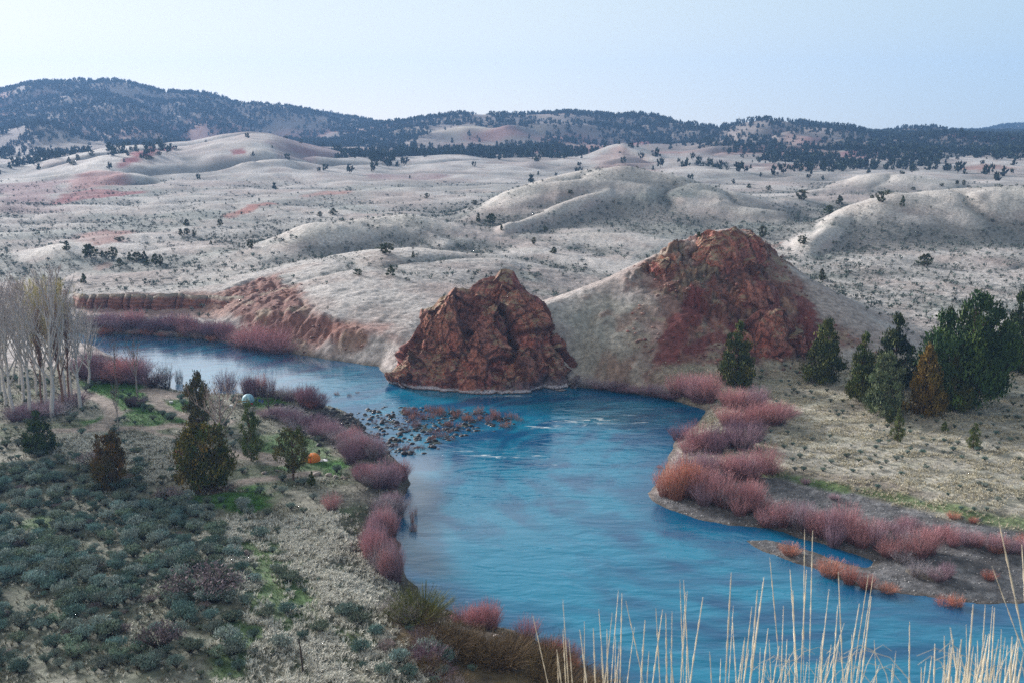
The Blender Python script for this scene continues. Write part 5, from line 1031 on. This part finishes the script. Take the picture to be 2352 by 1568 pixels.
# crags standing out of the red hill
def hill_crag(footpx, spinepx, dY, label, seed, **kw):
    f = [hit(px, py) for px, py in footpx]; foot_ = [tuple(p + (0, -1, -1.0)) for p in f]; back = [(p[0], p[1] + dY, float(height(p[0], p[1] + dY)) - 1.0) for p in f[::-1]]
    yb = np.mean([p[1] for p in f]) + dY * .6; sp = [tuple(at(px, py, yb)) for px, py in spinepx]
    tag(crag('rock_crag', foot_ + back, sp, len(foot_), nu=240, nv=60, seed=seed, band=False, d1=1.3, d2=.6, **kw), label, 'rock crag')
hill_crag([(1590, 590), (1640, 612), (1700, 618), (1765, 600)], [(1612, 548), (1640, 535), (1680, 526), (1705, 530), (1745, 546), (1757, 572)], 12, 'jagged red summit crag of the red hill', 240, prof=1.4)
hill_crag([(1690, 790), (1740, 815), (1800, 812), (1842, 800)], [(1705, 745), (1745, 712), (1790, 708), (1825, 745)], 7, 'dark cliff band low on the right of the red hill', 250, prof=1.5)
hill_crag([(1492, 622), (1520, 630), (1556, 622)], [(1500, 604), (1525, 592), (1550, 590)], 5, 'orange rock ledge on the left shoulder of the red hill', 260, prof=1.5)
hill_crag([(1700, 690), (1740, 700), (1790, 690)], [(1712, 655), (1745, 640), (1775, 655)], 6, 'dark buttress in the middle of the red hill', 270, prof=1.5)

# ------------------------------------------------------------------ camp
def flat(name, c, rough=.6, spec=.3): return mat(name, rough, spec, None, .12, 4, tint=c)
M['orange'] = flat('orange_tent_fabric', (.75, .22, .03)); M['sky_blue'] = flat('pale_blue_tent_fabric', (.30, .55, .66)); M['white'] = flat('white_sheet', (.7, .7, .72)); M['yellow'] = flat('yellow_tarp', (.70, .36, .02)); M['navy'] = flat('navy_fabric', (.02, .04, .12)); M['red'] = flat('red_fabric', (.5, .03, .03))
M['black'] = flat('black_cloth', (.012, .012, .015), .9); M['skin'] = flat('skin', (.42, .25, .18)); M['hair'] = flat('dark_hair', (.02, .015, .012)); M['blue'] = flat('blue_fabric', (.03, .09, .30)); M['pink'] = flat('pink_tent_fabric', (.75, .22, .30)); M['wood'] = flat('weathered_wood', (.06, .05, .045), .9); M['yellow_pole'] = flat('yellow_paint', (.55, .28, .03)); M['metal'] = flat('grey_metal', (.25, .25, .26), .4, .5)
def dome_me(rx, ry, h, n=28, m=12, cut=None):
    V, F = [], []
    for j in range(m + 1):
        t = j / m; rr = math.cos(t * math.pi / 2) ** .8; z = h * math.sin(t * math.pi / 2) ** .9
        for i in range(n):
            a = 2 * math.pi * i / n; seam = 1 + .05 * abs(math.cos(2 * a)) ** 4; V.append((rx * rr * math.cos(a) * seam, ry * rr * math.sin(a) * seam, z))
    for j in range(m):
        for i in range(n): F.append((j * n + i, j * n + (i + 1) % n, (j + 1) * n + (i + 1) % n, (j + 1) * n + i))
    return np.array(V), np.array(F)
def bar_me(name, a, b, r, m, parent=None, sides=6):
    V, F = tube(np.array((a, (np.array(a) + b) / 2, b), float), (r, r, r), sides); return link(name, mesh_np(name, V, F, None, True, [m]), parent)
def tent(px, py, rx, ry, h, fabric, label, rz):
    p = hit(px, py); r = thing('dome_tent', tuple(p), label, 'tent', None, rz)
    V, F = dome_me(rx, ry, h); link('canopy', mesh_np('canopy', V, F, None, True, [fabric]), r)
    a = np.linspace(-.45, .45, 7); z = np.linspace(.03, .8, 6); D = np.array([(rx * 1.02 * math.cos(t * math.pi / 2) ** .8 * math.cos(b), ry * 1.02 * math.cos(t * math.pi / 2) ** .8 * math.sin(b), h * math.sin(t * math.pi / 2) ** .9) for t in z for b in a * (1 - .0)]); ii = np.arange(42).reshape(6, 7)
    link('door_panel', mesh_np('door_panel', D, np.stack((ii[:-1, :-1], ii[:-1, 1:], ii[1:, 1:], ii[1:, :-1]), -1).reshape(-1, 4), None, True, [M['navy'] if fabric is M['sky_blue'] else M['red']]), r)
    for sx in (1, -1):
        t = np.linspace(0, np.pi, 15); V, F = tube(np.stack((rx * 1.03 * np.sign(np.cos(t)) * np.abs(np.cos(t)) ** .8 * .72, sx * ry * 1.03 * np.sign(np.cos(t)) * np.abs(np.cos(t)) ** .8 * .72, h * 1.01 * np.sin(t) ** .9), -1), np.full(15, .02), 4); link('pole', mesh_np('pole', V, F, None, True, [M['metal']]), r)
    return r
tent(718, 1058, 1.9, 1.5, 1.65, M['orange'], 'bright orange dome tent half hidden by the open-crowned pine', -1.9)
tent(570, 921, 1.7, 1.5, 1.9, M['sky_blue'], 'pale blue dome tent with dark door among the willows', -1.2)
tent(410, 1042, 1.3, 1.2, 1.1, M['pink'], 'pink tent peeking out left of the round dark juniper', -1.0)
def sheet(name, px, py, w_, d_, z, m, label, cat, tilt=0, rz=0):
    p = hit(px, py); x = np.linspace(-w_ / 2, w_ / 2, 9); y = np.linspace(-d_ / 2, d_ / 2, 9); X, Y = np.meshgrid(x, y); Z = z + Y * tilt + .06 * noise2(X * 2, Y * 2, 5) - .10 * np.cos(X / w_ * 3.1) * np.cos(Y / d_ * 3.1) * (z > .5)
    ii = np.arange(81).reshape(9, 9); F = np.stack((ii[:-1, :-1], ii[:-1, 1:], ii[1:, 1:], ii[1:, :-1]), -1).reshape(-1, 4); me = mesh_np(name, np.stack((X, Y, Z), -1).reshape(-1, 3), F, None, True, [m])
    if z < .5:
        o = link(name, me, None, tuple(p), rz); sol = o.modifiers.new('thickness', 'SOLIDIFY'); sol.thickness = .02; return tag(o, label, cat)
    r = thing(name, tuple(p), label, cat, None, rz); o = link('canopy', me, r); sol = o.modifiers.new('thickness', 'SOLIDIFY'); sol.thickness = .02
    for sx in (-1, 1):
        for sy in (-1, 1): bar_me('pole', (sx * w_ / 2, sy * d_ / 2, -.1), (sx * w_ / 2, sy * d_ / 2, z + sy * d_ / 2 * tilt), .03, M['metal'], r, 5)
    return r
sheet('ground_sheet', 742, 1057, 1.9, 1.5, .08, M['white'], 'white ground sheet spread beside the orange tent', 'ground sheet', 0, .3)
sheet('tarp_shelter', 559, 934, 3.0, 2.4, 1.5, M['yellow'], 'sloping yellow tarp shelter on poles in front of the blue tent', 'tarp', -.35, .4)
# people: one continuous skinned body each
def person(px, py, hgt, label, cloth, legs, pose=0, rz=0):
    p = hit(px, py); r = thing('person', tuple(p), label, 'person', None, rz)
    a = .10 + .12 * pose; J = [(0, 0, .95), (0, 0, 1.12), (0, .0, 1.32), (0, -.01, 1.45), (0, -.02, 1.53), (0, -.03, 1.66), (0, -.02, 1.76),
        (.09, 0, .90), (.11, -.02 - .1 * pose, .50), (.12, .02, .09), (.13, -.12, .04), (-.09, 0, .90), (-.12, .03, .50), (-.13, .05, .09), (-.14, -.09, .04),
        (.18, 0, 1.40), (.25, .02, 1.12), (.24, -.10 - a, .92), (.235, -.15 - a, .83), (-.18, 0, 1.40), (-.25, .03, 1.12), (-.24, -.08, .90), (-.235, -.11, .81)]
    E = [(0, 1), (1, 2), (2, 3), (3, 4), (4, 5), (5, 6), (0, 7), (7, 8), (8, 9), (9, 10), (0, 11), (11, 12), (12, 13), (13, 14), (3, 15), (15, 16), (16, 17), (17, 18), (3, 19), (19, 20), (20, 21), (21, 22)]
    rad = [.15, .14, .16, .10, .055, .095, .07, .095, .065, .045, .035, .095, .065, .045, .035, .065, .045, .034, .03, .065, .045, .034, .03]
    me = bpy.data.meshes.new('body'); me.from_pydata(J, E, []); o = bpy.data.objects.new('body', me); C.objects.link(o)
    sk = o.modifiers.new('skin', 'SKIN'); sk.use_smooth_shade = True
    for i, v in enumerate(me.skin_vertices[0].data): v.radius = (rad[i], rad[i] * (.72 if i in (0, 1, 2) else 1)); v.use_root = (i == 0)
    sb_ = o.modifiers.new('sub', 'SUBSURF'); sb_.levels = 2
    dg = bpy.context.evaluated_depsgraph_get(); nm = bpy.data.meshes.new_from_object(o.evaluated_get(dg)); bpy.data.objects.remove(o); nm.materials.clear()
    for m_ in (legs, cloth, M['skin'], M['hair'], M['black']): nm.materials.append(m_)
    for f in nm.polygons:
        z = f.center.z; x = abs(f.center.x); f.material_index = 4 if z < .08 else 2 if (z > 1.50 or (z < .92 and x > .19)) else 1 if z > .93 else 0
        f.use_smooth = True
    o = link('body', nm, r)
    V, F = dome_me(.115, .125, .13, 16, 6); link('hair', mesh_np('hair', V + (0, .01, 1.68), F, None, True, [M['hair']]), r)
    for sx in (-1, 1): link('eye', mesh_np('eye', dome_me(.014, .014, .014, 8, 4)[0] + (sx * .035, -.125, 1.655), dome_me(1, 1, 1, 8, 4)[1], None, True, [M['black']]), r)
    link('nose', mesh_np('nose', np.array([(-.016, -.118, 1.61), (.016, -.118, 1.61), (0, -.155, 1.612), (0, -.12, 1.655)]), np.array([(0, 1, 2), (0, 2, 3), (1, 3, 2), (0, 3, 1)]), None, False, [M['skin']]), r)
    # hands: palm with five unequal curled fingers
    for sx, hp in ((1, J[18]), (-1, J[22])):
        parts = []
        for k, (dy_, L_) in enumerate(((-.035, .062), (-.012, .075), (.012, .08), (.034, .07))):
            b = np.array((hp[0], hp[1] + dy_ * .8, hp[2] - .03)); parts.append((*tube(np.stack((b, b + (-.006 * sx, -.004, -L_ * .55), b + (-.022 * sx, -.008, -L_))), (.010, .009, .006), 6), (1, 1, 1)))
        b = np.array((hp[0] - .008 * sx, hp[1] - .03, hp[2])); parts.append((*tube(np.stack((b, b + (-.01 * sx, -.03, -.02), b + (-.016 * sx, -.04, -.048))), (.012, .010, .007), 6), (1, 1, 1)))
        V, F, _ = join(parts); link('hand', mesh_np('hand', V, F, None, True, [M['skin']]), r)
    k = hgt / 1.79; r.scale = (k, k, k); return r
person(733, 1047, 1.75, 'person in black clothes standing right of the orange tent', M['black'], M['black'], 0, .4)
person(589, 926, 1.7, 'camper in dark clothes standing right of the blue tent', M['navy'], M['black'], 1, -.8)
# small camp things
import bmesh
def box_me(name, sx, sy, sz, m, bev=.03):
    bm = bmesh.new(); bmesh.ops.create_cube(bm, size=1); bmesh.ops.scale(bm, vec=(sx, sy, sz), verts=bm.verts); bmesh.ops.translate(bm, vec=(0, 0, sz / 2), verts=bm.verts); bmesh.ops.bevel(bm, geom=bm.edges, offset=bev, segments=2, affect='EDGES')
    me = bpy.data.meshes.new(name); bm.to_mesh(me); bm.free(); me.materials.append(m); return me
def chair(px, py, m, label, rz):
    p = hit(px, py); r = thing('camp_chair', tuple(p), label, 'chair', None, rz)
    o = link('seat', box_me('seat', .55, .5, .05, m), r); o.location = (0, 0, .42); o = link('backrest', box_me('backrest', .55, .05, .55, m), r); o.location = (0, .27, .45); o.rotation_euler.x = -.25
    for sx in (-.25, .25):
        for sy in (-.22, .22): bar_me('leg', (sx, sy, -.03), (sx * .8, sy * .8, .43), .02, M['metal'], r, 5)
chair(597, 925, M['blue'], 'blue folding camp chair right of the standing camper', .5); chair(602, 927, M['blue'], 'second blue camp chair at the outer end of the camp', -.3)
def pack(px, py, m, label):
    p = hit(px, py); r = thing('duffel_bag', tuple(p), label, 'bag', None, .6); V, F = tube(np.array([(-.42, 0, .22), (-.38, 0, .22), (0, 0, .24), (.38, 0, .22), (.42, 0, .22)]), (.03, .2, .24, .2, .03), 12); link('bag_body', mesh_np('bag_body', V, F, None, True, [m]), r)
    t = np.linspace(0, np.pi, 9); V, F = tube(np.stack((np.cos(t) * .2, 0 * t, .44 + np.sin(t) * .12), -1), np.full(9, .018), 5); link('handle', mesh_np('handle', V, F, None, True, [M['black']]), r)
pack(577, 929, M['red'], 'red duffel bag on the grass in front of the blue tent')
def cooler(px, py, label):
    p = hit(px, py); r = thing('cool_box', tuple(p), label, 'box', None, .3); link('box_body', box_me('box_body', .9, .5, .42, M['white']), r); o = link('lid', box_me('lid', .94, .54, .09, M['white']), r); o.location = (0, 0, .42)
    V, F = tube(np.array([(-.3, -.28, .33), (-.28, -.33, .35), (.28, -.33, .35), (.3, -.28, .33)]), np.full(4, .015), 5); link('handle', mesh_np('handle', V, F, None, True, [M['metal']]), r)
cooler(393, 925, 'small white box on the green lawn inside the road loop'); cooler(530, 934, 'white box in the camp left of the yellow tarp')
# burnt post, leaning yellow stake, driftwood
p = hit(696, 1545); V, F = tube(np.array([(0, 0, -.15), (-.03, 0, .8), (-.10, .02, 1.6), (-.13, .0, 2.3), (-.24, .03, 3.0), (-.27, .03, 3.3)]), (.10, .085, .10, .07, .05, .015), 8)
h = 76 / vscale(p); r = thing('dead_snag', tuple(p), 'blackened thin dead tree snag standing in the pale grass', 'dead tree', None, 0, (h / 3.3,) * 3); link('trunk', mesh_np('trunk', V, F, None, True, [M['wood']]), r); bar_me('branch_stub', (-.1, 0, 1.7), (-.32, .05, 1.95), .03, M['wood'], r); bar_me('branch_stub', (-.05, 0, 1.2), (.12, .05, 1.4), .03, M['wood'], r)
p = hit(462, 1131); V, F = tube(np.array([(0, 0, -.1), (-.28, 0, 1.0), (-.56, 0, 1.9)]), (.045, .04, .035), 6); tag(link('leaning_stake', mesh_np('leaning_stake', V, F, None, True, [M['yellow_pole']]), None, tuple(p)), 'thin yellow stake leaning at the foot of the round dark juniper', 'stake')
for px, py, L_, rz, lab in [(780, 1150, 3.5, .4, 'pale driftwood log half hidden in the bank brush'), (640, 1082, 2.2, -.5, 'short fallen log at the edge of the camp clearing'), (150, 968, 5, .7, 'grey fallen branch on the ground under the grove')]:
    p = hit(px, py); V, F = tube(np.array([(-L_ / 2, 0, .1), (-L_ / 4, .08, .16), (0, 0, .15), (L_ / 4, -.1, .17), (L_ / 2, .05, .2)]), (.10, .15, .14, .10, .04), 8); tag(link('driftwood_log', mesh_np('driftwood_log', V, F, np.tile((.3, .27, .25), (len(V), 1)), True, [M['bark']]), None, tuple(p), rz), lab, 'log')
p0, p1 = hit(2080, 1308), hit(2165, 1330)     # low silt bank on the bar
xx = np.linspace(-1, 1, 40); yy = np.linspace(-1, 1, 24); X, Y = np.meshgrid(xx, yy); Z = np.clip(1 - X * X - Y * Y, -.02, 1) ** .5 if False else np.sqrt(np.clip(1 - np.abs(X) ** 2.5 - np.abs(Y) ** 2.5, 0, 1)); ii = np.arange(X.size).reshape(X.shape)
L_ = np.linalg.norm((p1 - p0)[:2]) / 2; me = mesh_np('silt_bank', np.stack((X * L_, Y * 1.6, Z * .5 - .1 + .05 * noise2(X * 6, Y * 6, 3)), -1).reshape(-1, 3), np.stack((ii[:-1, :-1], ii[:-1, 1:], ii[1:, 1:], ii[1:, :-1]), -1).reshape(-1, 4), np.tile((.17, .155, .135), (X.size, 1)), True, [M['ground']])
tag(link('silt_bank', me, None, tuple((p0 + p1) / 2), math.atan2(p1[1] - p0[1], p1[0] - p0[0])), kind='structure')

# ------------------------------------------------------------------ tall dry grass at the photographer's feet
M['straw'] = mat('dry_straw', rough=.7, var=.2, nscale=20); 
ST = [(1552.3 + .3401 * a, 1034.9 + .3401 * b, 1552.3 + .3401 * c) for a, b, c in [(40, 870, 120), (85, 950, 20), (170, 985, 145), (290, 1400, 295), (375, 820, 370), (405, 1045, 375), (395, 1120, 480), (510, 1050, 480), (555, 940, 500), (587, 850, 530), (640, 1195, 600), (700, 1315, 640), (650, 720, 770), (710, 1045, 750), (755, 800, 860), (785, 940, 860), (868, 530, 930), (935, 535, 940), (865, 800, 900), (1110, 815, 1150), (1030, 930, 1060), (1085, 1040, 1050), (1140, 1160, 960), (1220, 1030, 1215), (1295, 830, 1215), (1320, 840, 1265), (1320, 980, 1310), (1565, 1150, 1570), (1487, 1350, 1500), (1990, 1035, 1985), (2075, 1035, 2100), (2125, 1045, 2125), (2155, 1055, 2175), (1960, 1170, 1975), (1805, 1245, 1860), (1745, 1300, 1850), (2195, 475, 2560), (2320, 630, 2480), (2135, 775, 2640), (2205, 1205, 2240), (1830, 1190, 2100), (1650, 1460, 1700), (1675, 1420, 1690), (1000, 1280, 960), (1080, 1440, 1100), (1385, 1440, 1200), (1185, 1350, 1150), (815, 1380, 800), (1900, 1380, 1960), (2020, 1280, 2090), (2240, 1260, 2300), (2300, 1260, 2290), (2080, 1330, 2200), (1930, 1410, 1900)]]
ST += [(799.7 + .3401 * a, 1034.9 + .3401 * b, 799.7 + .3401 * c) for a, b, c in [(1250, 1110, 1400), (1467, 1000, 1520), (1440, 1205, 1480), (1480, 1270, 1570), (1555, 1205, 1610), (1595, 1150, 1620), (1672, 1195, 1690), (1678, 1065, 1790), (1790, 1090, 1740), (1765, 1200, 1800), (1840, 940, 1850), (1862, 960, 1845), (1870, 1010, 2000), (1990, 1140, 1930), (1920, 1190, 1880), (2090, 1060, 2110), (2118, 1070, 2060), (2127, 1095, 2160), (2183, 1080, 2170), (2190, 1330, 2240), (2253, 870, 2330), (2298, 945, 2230), (1405, 1340, 1450), (1430, 1370, 1500), (1820, 1340, 1790), (2020, 1350, 1980), (1715, 1370, 1730)]]
srg = random.Random(5); STALKS = []
for _ in range(70):
    x = srg.choice([srg.uniform(1330, 2000), srg.uniform(1700, 2060), srg.uniform(2140, 2352), srg.uniform(2180, 2352)]); ST.append((x, srg.uniform(1450, 1555), x + srg.uniform(-30, 30)))
for k, (px, py, pb) in enumerate(ST):
    Y = srg.uniform(3.0, 4.4) if px < 2150 else srg.uniform(2.2, 3.8)
    top = at(px, py, Y); low_ = at(pb, 1568, Y); d = (low_ - top); zg = float(height(low_[0] * 1.0, Y)); f = (zg - top[2] - .05) / d[2]; f = min(max(f, 1.02), 6); base_ = top + d * (1 + (f - 1) * .55); base_[2] = zg - .05
    t = np.linspace(0, 1, 9); bend = srg.uniform(-.03, .03) * srg.choice((1, 1, 2.2)); Pp = base_[None] * (1 - t)[:, None] + top[None] * t[:, None]; Pp[:, 0] += bend * np.sin(np.pi * t) + srg.uniform(-.012, .012) * t ** 3; Pp[:, 1] += .03 * np.sin(np.pi * t)
    r0 = srg.uniform(.0012, .0021); sp_ = Pp - base_[None]
    r = thing('grass_stalk', tuple(base_), 'tall straw-coloured dry grass stalk in the foreground', 'grass stalk', 'tall dry grass stalks in the foreground')
    if 1700 < px: STALKS.append(r)
    V, F = tube(sp_, r0 * (1 - .45 * t), 5); cst = np.array((.62, .575, .48)) * srg.uniform(.8, 1.15); link('stem', mesh_np('stem', V, F, np.tile(cst, (len(V), 1)), True, [M['straw']]), r)
    tt = np.linspace(.80, 1.0, 16); hp = np.stack([np.interp(tt, t, sp_[:, q]) for q in range(3)], -1); rr_ = r0 * (1.25 + .55 * np.sin(np.arange(16) * 2.4)) * np.sin(np.linspace(.35, np.pi - .12, 16)) ** .5
    V, F = tube(hp, rr_, 6); link('seed_head', mesh_np('seed_head', V, F, np.tile(cst * (1.12, 1.08, 1.0), (len(V), 1)), True, [M['straw']]), r)
for k in range(34):       # thin curling dry leaves low on the stalks
    r = srg.choice(STALKS); Y = r.location.y; dx = srg.choice((-1, 1)) * srg.uniform(.12, .4); t = np.linspace(0, 1, 12); top_z = CAMZ + ray(1176, srg.uniform(1490, 1545))[1] * Y - r.location.z
    Pp = np.stack((dx * t ** 2.2, .05 * t, top_z * np.sin(t * 1.75) / np.sin(1.57)), -1); V, F = tube(Pp, .0018 * (1 - .8 * t) + .0003, 4)
    link('leaf', mesh_np('leaf', V, F, np.tile((.60, .54, .42), (len(V), 1)), True, [M['straw']]), r)

# ------------------------------------------------------------------ air
mh = bpy.data.materials.new('haze_air'); mh.cycles.volume_sampling = 'DISTANCE'; mh.use_nodes = True; n_ = mh.node_tree.nodes; n_.remove(n_['Principled BSDF']); pv = n_.new('ShaderNodeVolumePrincipled'); pv.inputs['Color'].default_value = (.28, .54, 1, 1); pv.inputs['Density'].default_value = .00011; pv.inputs['Anisotropy'].default_value = .2
mh.node_tree.links.new(pv.outputs[0], n_['Material Output'].inputs['Volume'])
hz = link('haze', box_me('haze', 11000, 5600, 480, mh, .0001), None, (0, 2600, -12)); tag(hz, kind='stuff')
hz.data.materials[0] = mh
